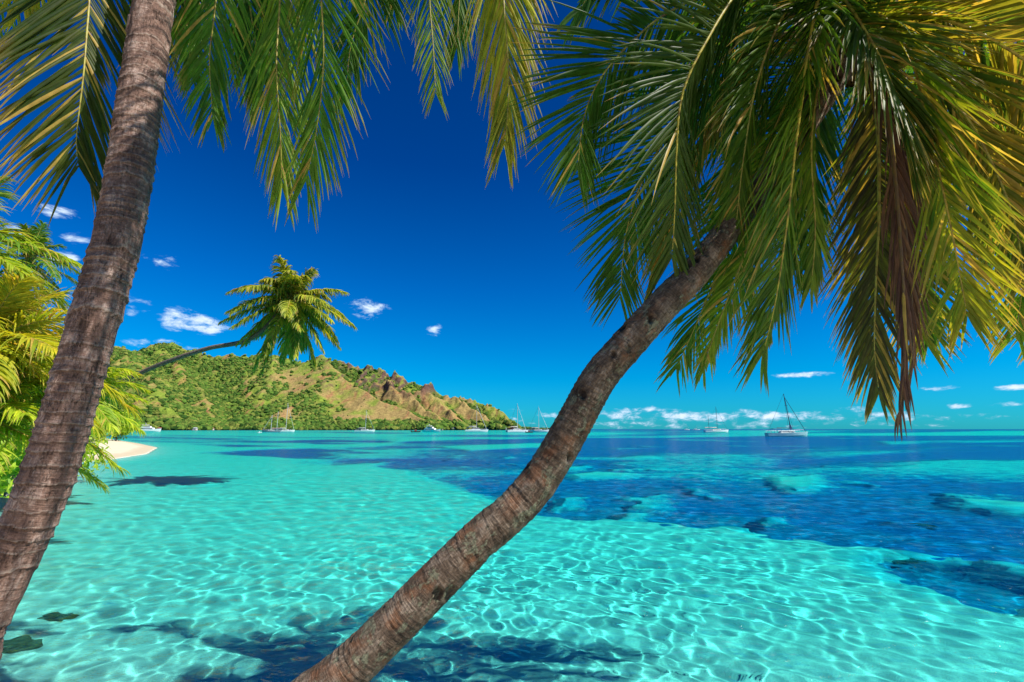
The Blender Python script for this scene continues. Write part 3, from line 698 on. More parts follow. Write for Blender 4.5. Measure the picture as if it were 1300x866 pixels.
FR = [
 ([(1180, 20, 3.6), (1276, 120, 3.5), (1300, 240, 3.5), (1300, 340, 3.5), (1290, 425, 3.5)], dict(seed=59, pal=YG, ll=.7, ang=(52, 22), n=85, grav=.4, dry=.5)),
 ([(1060, -50, 3.6), (1000, 10, 3.35), (962, 100, 3.25), (944, 200, 3.25), (934, 290, 3.3)], dict(seed=57, pal=((.03, .08, .009), (.12, .19, .016)), ll=.72, ang=(50, 20), n=100, grav=.5)),
 ([(1070, -20, 3.7), (1045, 70, 3.5), (1030, 180, 3.45), (1035, 290, 3.45), (1030, 360, 3.45)], dict(seed=58, pal=((.04, .10, .009), (.18, .24, .018)), ll=.62, ang=(48, 18), n=85, grav=.5)),
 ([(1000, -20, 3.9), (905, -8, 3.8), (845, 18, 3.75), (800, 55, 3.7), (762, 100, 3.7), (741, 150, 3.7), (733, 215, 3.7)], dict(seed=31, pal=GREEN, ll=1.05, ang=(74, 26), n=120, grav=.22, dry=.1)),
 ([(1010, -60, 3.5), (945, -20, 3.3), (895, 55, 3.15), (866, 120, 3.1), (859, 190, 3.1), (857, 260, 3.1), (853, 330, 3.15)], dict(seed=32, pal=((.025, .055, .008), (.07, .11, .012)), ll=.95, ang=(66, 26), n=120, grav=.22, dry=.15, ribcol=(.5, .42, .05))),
 ([(980, 20, 4.1), (890, 110, 4.2), (825, 210, 4.2), (796, 290, 4.2), (787, 380, 4.2)], dict(seed=33, pal=GREEN, ll=.95, ang=(60, 24), n=105, grav=.28, dry=.1)),
 ([(960, 70, 4.2), (905, 160, 4.4), (862, 250, 4.4), (838, 320, 4.4), (823, 372, 4.4)], dict(seed=34, pal=AMBER, ll=.45, ang=(24, 10), n=60, grav=.9, dry=.6)),
 ([(1060, -40, 3.4), (1039, 0, 3.2), (1014, 152, 3.15), (1000, 277, 3.15), (985, 380, 3.2), (968, 452, 3.25)], dict(seed=35, pal=((.035, .09, .009), (.15, .24, .018)), ll=.80, ang=(54, 17), n=125, grav=.6, ribcol=(.5, .42, .05))),
 ([(1020, 110, 4.0), (960, 240, 4.2), (915, 340, 4.3), (880, 420, 4.35), (858, 470, 4.4)], dict(seed=36, pal=LUSH, ll=.72, ang=(52, 22), n=80, grav=.5)),
 ([(1030, 120, 3.9), (975, 250, 4.0), (935, 350, 4.0), (905, 430, 4.0), (893, 470, 4.0)], dict(seed=37, pal=YG, ll=.55, ang=(45, 18), n=80, grav=.8, dry=.5)),
 ([(1110, 20, 3.3), (1153, 62, 3.1), (1177, 152, 3.0), (1205, 277, 3.0), (1228, 400, 3.05)], dict(seed=38, pal=((.06, .12, .010), (.34, .30, .022)), ll=.85, ang=(46, 22), n=95, grav=.22, dry=.5, ribcol=(.45, .34, .05))),
 ([(1120, 5, 3.4), (1200, 25, 3.2), (1262, 52, 3.1), (1320, 95, 3.05), (1370, 180, 3.05)], dict(seed=39, pal=((.04, .09, .010), (.30, .22, .03)), ll=.95, ang=(62, 28), n=90, grav=.75, dry=.6, ribcol=(.45, .36, .05))),
 ([(1070, 0, 3.3), (1110, 60, 3.0), (1140, 130, 2.95), (1158, 210, 2.95)], dict(seed=40, pal=((.03, .07, .012), (.09, .14, .02)), ll=.8, ang=(52, 16), n=100, grav=.5, dry=.5)),
 ([(1112, 140, 3.9), (1116, 260, 3.9), (1112, 360, 3.9), (1110, 440, 3.9), (1116, 500, 3.9)], dict(seed=41, pal=((.04, .035, .02), (.15, .17, .025)), ll=.8, ang=(44, 16), n=95, grav=.35, dry=.8)),
 ([(1130, 130, 3.9), (1152, 250, 3.8), (1164, 350, 3.75), (1172, 430, 3.75)], dict(seed=42, pal=((.06, .12, .010), (.34, .30, .025)), ll=.82, ang=(62, 26), n=80, grav=.25, dry=.6)),
 ([(1200, 30, 4.0), (1310, 90, 4.0), (1350, 220, 4.0), (1345, 330, 4.0), (1330, 420, 4.0)], dict(seed=43, pal=YG, ll=.95, ang=(56, 26), n=85, grav=.3, dry=.4)),
 ([(1180, -10, 4.8), (1290, 20, 4.9), (1375, 90, 4.9), (1420, 190, 4.9)], dict(seed=44, pal=LUSH, ll=1.0, ang=(58, 24), n=90, grav=.7)),
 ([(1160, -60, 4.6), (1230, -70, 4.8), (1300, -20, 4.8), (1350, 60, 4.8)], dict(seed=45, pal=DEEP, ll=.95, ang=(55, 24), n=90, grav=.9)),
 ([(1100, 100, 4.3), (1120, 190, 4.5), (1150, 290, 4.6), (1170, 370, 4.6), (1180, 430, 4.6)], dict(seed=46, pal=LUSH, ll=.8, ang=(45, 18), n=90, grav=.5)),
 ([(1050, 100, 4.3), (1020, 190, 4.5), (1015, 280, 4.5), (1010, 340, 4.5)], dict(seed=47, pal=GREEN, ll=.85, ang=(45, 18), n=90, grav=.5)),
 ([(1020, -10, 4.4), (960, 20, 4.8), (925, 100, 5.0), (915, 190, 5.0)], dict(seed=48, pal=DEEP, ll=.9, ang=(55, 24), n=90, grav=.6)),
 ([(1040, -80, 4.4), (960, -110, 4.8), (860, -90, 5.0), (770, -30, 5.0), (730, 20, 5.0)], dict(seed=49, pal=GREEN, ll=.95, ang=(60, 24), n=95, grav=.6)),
 ([(1120, -70, 4.2), (1160, -190, 4.4), (1230, -260, 4.5)], dict(seed=50, pal=GREEN, ll=.9)),
 ([(1130, 60, 4.4), (1200, 120, 4.8), (1240, 230, 4.9), (1262, 320, 4.9)], dict(seed=52, pal=LUSH, ll=.85, ang=(45, 18), n=90)),
 ([(1110, 40, 3.5), (1180, 90, 3.3), (1240, 170, 3.25), (1285, 270, 3.25), (1300, 350, 3.3)], dict(seed=53, pal=((.05, .10, .010), (.34, .24, .03)), ll=.85, ang=(38, 16), n=80, grav=.55, dry=.7)),
 ([(1060, 60, 4.2), (1000, 90, 4.6), (950, 170, 4.8), (925, 270, 4.8), (905, 350, 4.8)], dict(seed=54, pal=GREEN, ll=.8, ang=(50, 20), n=90)),
 ([(1075, -30, 4.8), (1080, -60, 5.2), (1100, 40, 5.6), (1105, 140, 5.6)], dict(seed=55, pal=LUSH, ll=1.0, ang=(60, 24), n=80)),
]
for pxs, kw in FR:
    kw['grav'] = kw.get('grav', .5) * .7; fr(palmR, crR, pxs, **kw)
# withered fronds hanging straight down under the crown
for i, (pxs, kw) in enumerate([
  ([(1122, 130, 3.6), (1136, 220, 3.5), (1144, 320, 3.45), (1150, 430, 3.42), (1142, 525, 3.42)], dict(seed=61, ll=.62, ang=(12, 4), n=46, grav=.9)),
  ([(1130, 150, 3.7), (1146, 260, 3.6), (1157, 370, 3.55), (1160, 460, 3.55)], dict(seed=62, ll=.6, ang=(20, 6), n=36, grav=.9))]):
    fr(palmR, crR, pxs, pal=BROWN, name='dead_frond', mat=M_DEAD, ribcol=(.16, .09, .05), dry=.1, width=.03, label='brown withered frond hanging straight down', **kw)
# flower stalk with yellow beads
Vs = []; Fs = []; off = 0; r_ = random.Random(5)
for i in range(10):
    a = crR + Vector((.25, -.1, .0)); tip = P(1235 + r_.uniform(-30, 40), 70 + r_.uniform(-20, 70), 3.5 + r_.uniform(-.2, .2)); midp = (a + tip) / 2 + Vector((0, 0, .12))
    V, Fq = tube(catmull([a, midp, tip], 14), np.linspace(.012, .005, 14), 5); Vs.append(V); Fs.append(Fq + off); off += len(V)
    for t_ in range(7):
        c_ = a.lerp(tip, .35 + .1 * t_) + Vector((r_.uniform(-.03, .03), r_.uniform(-.03, .03), .1 * (1 - t_ / 6) + r_.uniform(-.03, .03)))
        B = icos_v * .017 + np.array(list(c_)); Fb = np.hstack([icos_f, icos_f[:, :1]])
        # beads as tiny octa-like quads collapse to triangles, so store separately
        Vs.append(B); Fs.append(np.hstack([icos_f, icos_f[:, 2:3]]) + off); off += 12
fall = np.vstack(Fs); vall = np.vstack(Vs)
me = bpy.data.meshes.new('flower_stalk'); me.from_pydata(vall.tolist(), [], [tuple(dict.fromkeys(f_)) for f_ in fall.tolist()]); me.update()
attr_col(me, 'col', np.tile([.55, .45, .04], (len(vall), 1))); link('flower_stalk', me, M_RIB, palmR)

# ---- free-standing palms farther off
def arc_frond(palm, c, az_, el_, Lf, g, seed, face=None, **kw):
    d0 = Vector((math.cos(az_) * math.cos(el_), math.sin(az_) * math.cos(el_), math.sin(el_)))
    pts = [c + d0 * Lf * t + Vector((0, 0, -1)) * (g * Lf * t * t) for t in (0, .2, .4, .6, .8, 1)]
    return frond(palm, pts, seed=seed, face=(0, 0, 1) if face is None else face, **kw)
def palm(base, c, label, nf, Lf, pal, seed, rad=.13, bend=None, group=None, ll=.6, n=44, width=.05, mids=None, els=(1.25, -.75), g=(.35, .6), sub=4, gr=1.0):
    o = empty('coconut_palm', base, label, 'palm tree', group)
    mid = mids or [base.lerp(c, .5) + Vector((0, 0, -.3))]
    tp = [(base, rad * 1.5)] + [(q_, rad) for q_ in mids] + [(c, rad * .75)] if mids else [(base, rad * 1.5), (mid[0], rad), (c, rad * .75)]
    trunk(o, tp, ring=.11, amp=.007, seg=20, step=.06, mat=M_BARK_F, seed=seed)
    crown_heart(o, c, .9, seed)
    r = random.Random(seed)
    for i in range(nf):
        t = i / (nf - 1); e = els[0] + (els[1] - els[0]) * t + r.uniform(-.1, .1); a = i * 2.39996 + r.uniform(-.25, .25)
        arc_frond(o, c, a, e, Lf * r.uniform(.85, 1.1) * (1 if t > .2 else .8), r.uniform(*g) * (.55 if e > 1.0 else 1.0 if e > -.2 else .45), seed * 100 + i, pal=pal, ll=ll, n=n, width=width, sub=sub, grav=gr, ang=(58, 24), rib=.03)
    return o
# leaning palm over the bay
cS = P(369, 379, 22)
palmS = palm(Vector((-25.5, 27.0, 0.2)), cS, 'slender palm leaning far out over the bay in front of the hills', 42, 2.75, ((.07, .12, .012), (.42, .42, .04)), 3, rad=.10, ll=.76, n=64, width=.072,
     mids=[P(90, 507, 24.0), P(150, 486, 23.5), P(205, 462, 23), P(262, 443, 22.6), P(322, 428, 22.2)], els=(1.2, -1.25), g=(.32, .55), gr=1.8)
# grove at the left edge
palm(Vector((-14.2, 7.5, .5)), P(-60, 305, 9.5), 'near palm at the left edge whose bright frond tips reach in above the grove', 18, 2.2, ((.10, .20, .018), (.34, .40, .03)), 12, ll=.75, n=60, width=.04, sub=5)
palm(Vector((-13.5, 9.0, .5)), P(-25, 436, 9.0), 'low sunlit palm at the left edge with golden fronds beside the thick trunk', 26, 2.3, ((.17, .23, .018), (.50, .42, .03)), 13, ll=.8, n=64, width=.042, sub=5, els=(1.3, -.5))
palm(Vector((-13.0, 10.5, .4)), P(-38, 528, 9.2), 'lowest palm of the left grove, fronds hanging over the shore water', 26, 2.2, ((.12, .21, .015), (.42, .46, .03)), 14, ll=.85, n=64, width=.042, sub=5, els=(1.2, -.45))
palm(Vector((-24, 21.5, .4)), P(38, 325, 24), 'small distant palm crown seen above the left grove', 20, 2.6, LUSH, 15, ll=.7, n=36, width=.07)
palm(Vector((-19.5, 18.0, .4)), P(84, 500, 15), 'short bushy palm behind the thick trunk at the end of the beach', 32, 2.35, ((.12, .22, .015), (.42, .46, .03)), 16, ll=.8, n=50, width=.06, els=(1.3, -.25), g=(.3, .5))
palm(Vector((-22.5, 19.5, .4)), P(20, 430, 17), 'yellowish palm in the middle of the left grove', 32, 2.6, ((.20, .21, .018), (.52, .36, .03)), 17, ll=.8, n=46, width=.06, els=(1.3, -.7))

# rounded shrubs under the grove
def shrub(c, rx, rz, label, seed, n=1500, pal=((.12, .24, .02), (.42, .50, .04)), leaf=.22):
    o = empty('shrub', Vector(c), label, 'shrub'); r = np.random.default_rng(seed)
    # clumpy leaf cloud
    cl = r.normal(0, 1, (26, 3)); cl /= np.linalg.norm(cl, axis=1)[:, None]; cl[:, 2] = np.abs(cl[:, 2]); cl *= r.uniform(.35, .8, (26, 1))
    ci = r.integers(0, 26, n); dv = r.normal(0, 1, (n, 3)); dv /= np.linalg.norm(dv, axis=1)[:, None]
    p = cl[ci] + dv * r.uniform(.15, .36, (n, 1)); p = p * [rx, rx, rz] + np.array(c) + [0, 0, rz * .25]
    a = r.normal(0, 1, (n, 3)); a /= np.linalg.norm(a, axis=1)[:, None]; b = np.cross(a, dv); b /= np.linalg.norm(b, axis=1)[:, None] + 1e-9
    s = leaf * r.uniform(.6, 1.3, (n, 1))
    V = np.stack([p - a * s, p + b * s * .35, p + a * s, p - b * s * .35], 1).reshape(-1, 3); Fq = np.arange(4 * n).reshape(-1, 4)
    t = r.random((n, 1)); C = np.array(pal[0]) * (1 - t) + np.array(pal[1]) * t
    me = mesh_np('foliage', V, Fq, False); attr_col(me, 'col', np.repeat(C, 4, 0)); link('foliage', me, M_LEAF, o)
    Vs = []; Fs = []; off = 0
    for i in range(7):
        e = Vector(c) + Vector((r.uniform(-.5, .5) * rx, r.uniform(-.5, .5) * rx, rz * .9)); V, Fq = tube(catmull([Vector(c) - Vector((0, 0, .3)), (Vector(c) + e) / 2 + Vector((r.uniform(-.1, .1), 0, 0)), e], 7), np.linspace(.05, .015, 7), 5); Vs.append(V); Fs.append(Fq + off); off += len(V)
    me = mesh_np('stem', np.vstack(Vs), np.vstack(Fs)); attr_vec(me, 'tc', np.vstack(Vs)); attr_f(me, 'ring', np.full(off, .5)); link('stem', me, M_BARK_F, o)
for i, (px, D, rx, rz, lb) in enumerate([(150, 85, 3.4, 4.2, 'yellow green bush at the tip of the beach grove beside the sand spit'), (112, 70, 4.0, 5.0, 'bush half hidden behind the thick trunk above the sand spit'), (70, 21, 2.0, 2.6, 'leafy bush filling the grove left of the thick trunk'),
        (20, 17, 2.0, 2.6, 'leafy bush under the golden palms at the left edge'), (-40, 13, 1.8, 2.2, 'dark leafy bush low at the left frame edge')]):
    g0 = P(px, 545, D); shrub((g0.x, g0.y, .35), rx, rz, lb, 70 + i, n=2600, leaf=.14 if D < 40 else .34)

# ------------------------------------------------------------------ rocks in the shallows
m, k, out = new_mat('wet_rock'); co = k.n('ShaderNodeNewGeometry').outputs['Position']; nn = k.noise(co, 8, 5, .65)
principled(k, out, k.mix(k.smooth(nn, .35, .65), (.035, .045, .04), (.12, .13, .09)), .8, .3, k.bump(nn, 1, .05)); M_ROCK = m
for i, (px, py, rx, ry, rz, lb) in enumerate([
    (72, 792, .22, .13, .10, 'dark angular rock on the sand by the foot of the thick trunk'),
    (8, 836, .30, .2, .12, 'broad dark rock in the bottom left corner of the shallows'),
    (1172, 655, .2, .15, .08, 'small dark stone on the sand at the edge of the right reef'),
    (1150, 700, .35, .2, .12, 'low coral lump at the near tip of the separate reef patch'),]):
    gpt = G(px, py); dd_ = (gpt - Vector((0, 0, 0))).normalized(); x, y = gpt.x + dd_.x * 1.0, gpt.y + dd_.y * 1.0
    _, dp, _ = depth_reef(np.array([[x]]), np.array([[y]]))
    o = link('rock', ico_mesh('rock', (x, y, -float(dp[0, 0]) + rz * .4), rx, ry, rz, 4, i + 3, .28), M_ROCK); o['label'] = lb; o['category'] = 'rock'
    o.cycles.is_caustics_receiver = True

# ------------------------------------------------------------------ boats
def simple(name, c, rough=.4, spec=.5, metal=0):
    m, k, out = new_mat(name); co = k.n('ShaderNodeNewGeometry').outputs['Position']; nn = k.noise(co, 1.5, 4, .6)
    principled(k, out, k.mix(k.smooth(nn, .35, .7, 0, .5), c, tuple(x * .72 for x in c)), rough, spec, Metallic=metal); return m
M_WHITE = simple('white_gelcoat', (.80, .80, .78)); M_NAVY = simple('navy_canvas', (.03, .07, .18), .8); M_GLASS = simple('tinted_window', (.02, .03, .045), .12)
M_ALU = simple('mast_alloy', (.72, .72, .72), .35); M_DARKM = simple('dark_mast', (.05, .07, .10), .4); M_CANV = simple('cream_sailcloth', (.70, .66, .58), .8); M_PINK = simple('faded_pink_sailcloth', (.62, .33, .27), .8)
M_RED = simple('maroon_canvas', (.22, .05, .045), .7); M_BLACK = simple('black_rubber', (.025, .025, .03), .6); M_TEAL = simple('pale_teal_paint', (.35, .62, .60)); M_GREYB = simple('grey_hull_paint', (.22, .26, .30))

class MB:
    def __init__(s): s.v = []; s.f = []
    def add(s, V, Fq):
        o = len(s.v); s.v += [tuple(x) for x in V]; s.f += [tuple(i + o for i in f) for f in Fq]
    def box(s, x0, x1, y0, y1, z0, z1, tx=0, ty=0):
        """tapered box: tx, ty shrink the top on each side"""
        s.add([(x0, y0, z0), (x1, y0, z0), (x1, y1, z0), (x0, y1, z0), (x0 + tx, y0 + ty, z1), (x1 - tx, y0 + ty, z1), (x1 - tx, y1 - ty, z1), (x0 + tx, y1 - ty, z1)],
              [(0, 3, 2, 1), (4, 5, 6, 7), (0, 1, 5, 4), (1, 2, 6, 5), (2, 3, 7, 6), (3, 0, 4, 7)])
    def rod(s, a, b, r, r2=None, seg=6):
        V, Fq = tube(np.array([a, (np.array(a) + np.array(b)) / 2, b], float), np.array([r, (r + (r2 or r)) / 2, r2 or r]), seg); s.add(V, Fq)
    def hull(s, Ln, beam, free, draft=.5, bow=.35, y0=0, stern=.75):
        n = 15; sec = 7; rows = []
        for i in range(n):
            t = i / (n - 1); x = -Ln / 2 + Ln * t
            wv = beam / 2 * (stern + (1 - stern) * min(1, t * 2.5)) * (1 - max(0, (t - .5) / .5) ** 2.2 * .985)
            sh = free * (1 + bow * t ** 2 - .08 * math.sin(t * math.pi)); 
            row = []
            for j in range(sec):
                u = j / (sec - 1) * math.pi - math.pi / 2      # -90..90: side, keel, side
                yy = math.sin(u); zz = math.cos(u)
                flare = 1.0
                row.append((x + (Ln * .04 * (t ** 3) * (1 - zz)), y0 + wv * math.copysign(abs(yy) ** .6, yy), sh - (sh + draft * (1 - t ** 3 * .7)) * zz ** .8))
            rows.append(row)
        V = [p for r_ in rows for p in r_]; Fq = [(i * sec + j, i * sec + j + 1, (i + 1) * sec + j + 1, (i + 1) * sec + j) for i in range(n - 1) for j in range(sec - 1)]
        Fq += [(i * sec, (i + 1) * sec, (i + 1) * sec + sec - 1, i * sec + sec - 1) for i in range(n - 1)]   # deck
        Fq += [tuple(range(sec))]
        s.add(V, Fq)
    def build(s, name, mat, parent):
        me = bpy.data.meshes.new(name); me.from_pydata(s.v, [], s.f); me.update()
        o = bpy.data.objects.new(name, me); COL.objects.link(o); me.materials.append(mat); o.parent = parent; return o

def boat(px, D, ang, label, cat, name, group='boats anchored in the bay'):
    g_ = P(px, 545, D); o = empty(name, (g_.x, g_.y, 0), label, cat, group); o.rotation_euler = (0, 0, R(ang)); return o

def sailboat(px, D, Ln, mast, ang, label, hullm=None, mastm=None, lean=0.0, sailm=None, cat_=False, stay=1, wire=.05, name='sailing_boat', second=None, canopy=None, furl=True, tri=False, mx=.04):
    o = boat(px, D, ang, label, 'catamaran' if cat_ else 'sailboat', name); hullm = hullm or M_WHITE; mastm = mastm or M_ALU
    fb = Ln * .085
    if cat_:
        for sd in (-1, 1):
            h = MB(); h.hull(Ln, Ln * .13, fb * 1.2, .5, .15, sd * Ln * .19, .8); h.build('hull', hullm, o)
        b_ = MB(); b_.box(-Ln * .38, Ln * .22, -Ln * .2, Ln * .2, fb * .95, fb * 1.3); b_.build('bridge_deck', hullm, o)
        c = MB(); c.box(-Ln * .22, Ln * .16, -Ln * .17, Ln * .17, fb * 1.3, fb * 2.15, Ln * .05, Ln * .02); c.build('cabin', M_WHITE, o)
        c = MB(); c.box(-Ln * .20, Ln * .142, -Ln * .172, Ln * .172, fb * 1.62, fb * 1.95, Ln * .02, Ln * .008); c.build('cabin_window', M_GLASS, o)
        c = MB(); c.box(-Ln * .44, -Ln * .16, -Ln * .17, Ln * .17, fb * 2.35, fb * 2.5, .1, .1)
        for x in (-Ln * .42, -Ln * .2):
            for y in (-Ln * .15, Ln * .15): c.rod((x, y, fb * 1.2), (x, y, fb * 2.4), .04)
        c.build('bimini', canopy or M_NAVY, o); base = fb * 2.1; bowx = Ln * .46
    else:
        h = MB(); h.hull(Ln, Ln * .27, fb, .5, .4); h.build('hull', hullm, o)
        c = MB(); c.box(-Ln * .18, Ln * .20, -Ln * .075, Ln * .075, fb * .97, fb * 1.55, Ln * .04, Ln * .015); c.build('cabin', M_WHITE, o)
        c = MB(); c.box(-Ln * .145, Ln * .15, -Ln * .0715, Ln * .0715, fb * 1.17, fb * 1.42, Ln * .012, Ln * .0055); c.build('cabin_window', M_GLASS, o)
        c = MB(); c.box(-Ln * .36, -Ln * .15, -Ln * .085, Ln * .085, fb * 2.1, fb * 2.25, .15, .15)
        for x in (-Ln * .34, -Ln * .17):
            for y in (-Ln * .08, Ln * .08): c.rod((x, y, fb * .9), (x, y, fb * 2.15), .03)
        c.build('bimini', canopy or M_NAVY, o); base = fb * 1.4; bowx = Ln * .49
    c = MB()
    for sd in (-1, 1):
        wy = Ln * (.24 if cat_ else .11)
        pr = None
        for i in range(8):
            t = i / 7; x = -Ln * .45 + Ln * .88 * t; y = sd * wy * (1 - max(0, t - .45) ** 2 * (0.6 if cat_ else 2.9)); z0 = fb * (1 + .35 * t * t)
            c.rod((x, y, z0), (x, y, z0 + .65), .025 + wire * .15, seg=4)
            if pr: c.rod(pr, (x, y, z0 + .65), .02 + wire * .15, seg=4)
            pr = (x, y, z0 + .65)
    c.build('guard_rail', M_ALU, o)
    def rig(xm, hm, lenb, nm='mast'):
        top = (xm - lean * hm, 0, hm)
        c = MB(); c.rod((xm, 0, base * .6), top, .11 + wire * .5, .07 + wire * .4, 8)
        for f_ in (.45, .72):
            x = xm - lean * hm * f_; c.rod((x, -Ln * .07, hm * f_), (x, Ln * .07, hm * f_), .03 + wire * .2)
        ms = c.build('mast', mastm, o)
        c = MB(); c.rod((xm - .1, 0, base + 1.1), (xm - lenb, 0, base + 1.2), .08 + wire * .3); c.build('boom', mastm, o)
        if furl:
            c = MB(); V, Fq = tube(np.array([(xm - .2 - (lenb - .4) * t, 0, base + 1.45 + .05 * math.sin(t * 9)) for t in np.linspace(0, 1, 9)]), np.array([.12, .26, .3, .3, .28, .26, .24, .2, .1]), 8); c.add(V, Fq); c.build('furled_sail', sailm or M_CANV, o)
        return top
    top = rig(Ln * mx, mast, Ln * .36)
    c = MB()
    if stay: c.rod((bowx, 0, fb * 1.35), (top[0], 0, top[2] * .94), wire)
    c.build('forestay', mastm if mastm is M_DARKM else M_ALU, o)
    c = MB(); c.rod((-Ln * .47, 0, fb * 1.1), top, wire * .45)
    for sd in (-1, 1): c.rod((Ln * mx, sd * Ln * (.2 if cat_ else .12), fb), (top[0], 0, top[2] * .98), wire * .45)
    c.build('rigging', M_DARKM, o)
    if tri:
        xm = Ln * mx; f_ = .33; hx = xm - lean * mast * f_
        c = MB(); c.add([(xm - Ln * .045, -.12, base + .8), (xm + Ln * .03, -.12, base + .8), (hx, -.06, mast * f_), (xm - Ln * .045, .12, base + .8), (xm + Ln * .03, .12, base + .8), (hx, .06, mast * f_)],
                        [(0, 1, 2), (5, 4, 3), (0, 2, 5, 3), (2, 1, 4, 5), (1, 0, 3, 4)]); c.build('sail', M_NAVY, o)
    if second: rig(second[0] * Ln, second[1], Ln * .2)
    return o

sailboat(998, 160, 13.2, 14.0, 0, 'large pale sailing yacht with dark leaning mast and blue sail strip at right', lean=.10, mastm=M_DARKM, tri=True, wire=.075, hullm=M_TEAL, furl=False, mx=.13)
sailboat(909, 350, 17.5, 18.5, 5, 'two-masted white sailboat left of the large yacht at right', mastm=M_DARKM, second=(-.3, 12.5), wire=.05, mx=.06)
sailboat(683, 400, 17, 21, -8, 'white single-masted sailboat closest to the leaning trunk', wire=.13)
sailboat(656, 380, 16, 22.5, 12, 'white catamaran with maroon canopy beside the leaning trunk', cat_=True, canopy=M_RED, wire=.13, lean=-.0)
sailboat(605, 420, 19, 24, 3, 'white catamaran with tall mast at the foot of the last hill', cat_=True, wire=.13, mx=.0)
sailboat(463, 430, 17, 19, 4, 'white sailboat moored below the bare brown spur', wire=.07)
sailboat(362, 420, 15, 25, 10, 'white sailboat with tall mast beside the dark-hulled ketch', wire=.08)
sailboat(345, 400, 14, 14, -170, 'dark-hulled ketch with raised pinkish sailcloth on its mast', hullm=M_GREYB, sailm=M_PINK, second=(-.28, 17), wire=.08)

def motor_yacht(px, D, Ln, ang, label):
    o = boat(px, D, ang, label, 'motor yacht', 'motor_yacht'); fb = Ln * .10
    h = MB(); h.hull(Ln, Ln * .24, fb, .5, .55); h.build('hull', M_WHITE, o)
    c = MB(); c.box(-Ln * .40, Ln * .22, -Ln * .095, Ln * .095, fb * .97, fb * 1.9, Ln * .03, Ln * .008); c.build('main_deck', M_WHITE, o)
    c = MB(); c.box(-Ln * .33, Ln * .205, -Ln * .0975, Ln * .0975, fb * 1.3, fb * 1.62, Ln * .01, Ln * .002); c.build('window_band', M_GLASS, o)
    c = MB(); c.box(-Ln * .32, Ln * .10, -Ln * .08, Ln * .08, fb * 1.9, fb * 2.6, Ln * .04, Ln * .01); c.build('upper_deck', M_WHITE, o)
    c = MB(); c.box(-Ln * .22, Ln * .085, -Ln * .0805, Ln * .0805, fb * 2.12, fb * 2.42, Ln * .02, Ln * .006); c.build('bridge_window', M_GLASS, o)
    c = MB(); c.box(-Ln * .28, -Ln * .02, -Ln * .07, Ln * .07, fb * 3.1, fb * 3.25, .2, .1)
    for x in (-Ln * .26, -Ln * .05):
        for y in (-Ln * .06, Ln * .06): c.rod((x, y, fb * 2.5), (x, y, fb * 3.15), .07)
    c.build('sun_roof', M_WHITE, o)
    c = MB(); c.rod((-Ln * .14, 0, fb * 3.2), (-Ln * .17, 0, fb * 4.3), .12, .05); c.rod((-Ln * .15, -.8, fb * 3.7), (-Ln * .15, .8, fb * 3.7), .08); c.build('radar_mast', M_WHITE, o)
    return o
motor_yacht(189, 430, 19, 8, 'white motor yacht beside the sand spit at the left')
motor_yacht(548, 390, 16, -25, 'white motor yacht in the middle of the moored boats below the hills')

def dinghy(px, D, Ln, ang, label, hm, cat='dinghy'):
    o = boat(px, D, ang, label, cat, 'dinghy'); h = MB(); h.hull(Ln, Ln * .36, Ln * .12, .2, .3, 0, .9); h.build('hull', hm, o)
    c = MB(); c.box(-Ln * .15, Ln * .1, -Ln * .09, Ln * .09, Ln * .12, Ln * .3, .15, .1); c.build('console', M_RED if hm is not M_WHITE else M_WHITE, o)
    c = MB(); c.box(-Ln * .56, -Ln * .47, -.25, .25, 0, Ln * .22, .05, .05); c.build('outboard_motor', M_BLACK, o)
dinghy(528, 380, 7, 15, 'small dark reddish launch left of the middle motor yacht', M_BLACK)
dinghy(672, 330, 5, 10, 'small black dinghy between catamaran and sailboat by the trunk', M_BLACK)
dinghy(330, 330, 2.6, 30, 'tiny white tender left of the dark-hulled ketch', M_WHITE)

sailboat(872, 1500, 17, 16, 3, 'tiny white sailboat on the horizon, leftmost of the far pair', wire=.1)
sailboat(884, 1450, 20, 13, 0, 'tiny low white sailboat on the horizon beside the two-masted boat', wire=.1)

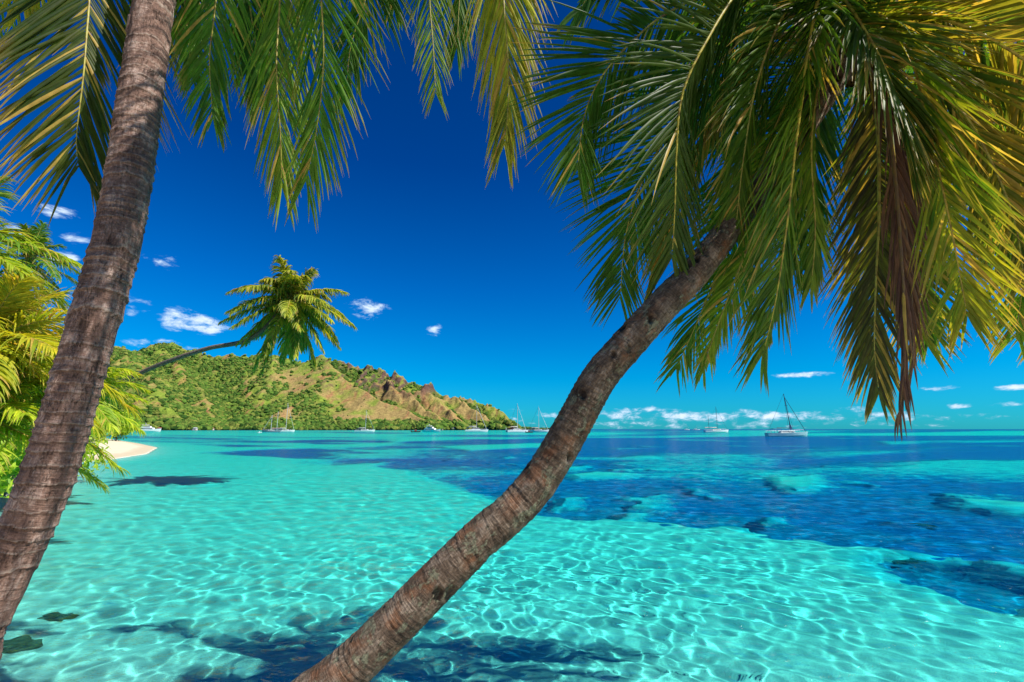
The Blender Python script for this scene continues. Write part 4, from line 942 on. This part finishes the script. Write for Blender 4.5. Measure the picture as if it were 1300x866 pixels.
# ------------------------------------------------------------------ houses along the far shore
M_WALL = simple('house_wall', (.66, .62, .55), .9, .1); M_ROOF = simple('rusty_roof', (.34, .13, .08), .8, .1); M_ROOFG = simple('grey_roof', (.42, .44, .45), .7, .2)
hz = [(203, 1290), (226, 1285), (247, 1330), (268, 1340), (300, 1350), (418, 1330), (491, 1330), (560, 1325), (576, 1330), (596, 1370), (621, 1390), (640, 1420)]
hl = ['tiny pale house on the far shore just right of the left motor yacht', 'second pale shore house right of the left motor yacht', 'third pale shore house right of the left motor yacht', 'fourth pale shore house, under the highest wooded hill',
      'pale shore house left of the dark-hulled ketch', 'pale shore house under the bare brown spur, left side', 'pale shore house right of the sailboat under the brown spur', 'pale shore house just behind the middle motor yacht',
      'pale shore house right of the middle motor yacht', 'pale shore house left of the tall-masted catamaran', 'pale shore house right of the tall-masted catamaran', 'last pale shore house, at the tip of the hills']
ih = lambda x, y: float(H[int(np.clip((y - gy[0]) / 4, 0, len(gy) - 1)), int(np.clip((x - gx[0]) / 3.6, 0, len(gx) - 1))])
for i, ((px, D), lb) in enumerate(zip(hz, hl)):
    # stand it at the water's edge: walk out from the hills until the ground is low
    g_ = P(px, 545, D); yv = g_.y; dirx = g_.x / g_.y
    yy = 1050.0
    while yy < 1900 and ih(dirx * yy, yy) < 1.0: yy += 4
    x, y = dirx * (yy - 3), yy - 3; z = max(.3, ih(x, y))
    o = empty('house', (x, y, z), lb, 'house', 'pale houses on the far shore'); wdt = 9 + (i * 37 % 6)
    c = MB(); c.box(-wdt / 2, wdt / 2, -4, 4, -3, 4.2); c.build('wall', M_WALL, o)
    c = MB(); c.add([(-wdt / 2 - .6, -4.7, 4.2), (wdt / 2 + .6, -4.7, 4.2), (wdt / 2 + .6, 4.7, 4.2), (-wdt / 2 - .6, 4.7, 4.2), (-wdt / 2 + 1, 0, 6.6), (wdt / 2 - 1, 0, 6.6)],
                    [(0, 1, 5, 4), (2, 3, 4, 5), (1, 2, 5), (3, 0, 4), (0, 3, 2, 1)]); c.build('roof', M_ROOF if i % 3 == 0 else M_ROOFG, o)
    for s_ in (-1, 1):
        c = MB(); c.box(s_ * wdt * .25 - .7, s_ * wdt * .25 + .7, -4.06, -3.98, 1.3, 2.8); c.build('window', M_GLASS, o)

# ------------------------------------------------------------------ render settings
cy = scene.cycles
cy.max_bounces = 6; cy.diffuse_bounces = 2; cy.glossy_bounces = 2; cy.transmission_bounces = 5; cy.transparent_max_bounces = 6
cy.caustics_refractive = True; cy.caustics_reflective = False; cy.sample_clamp_indirect = 5; cy.sample_clamp_direct = 14; cy.use_denoising = True
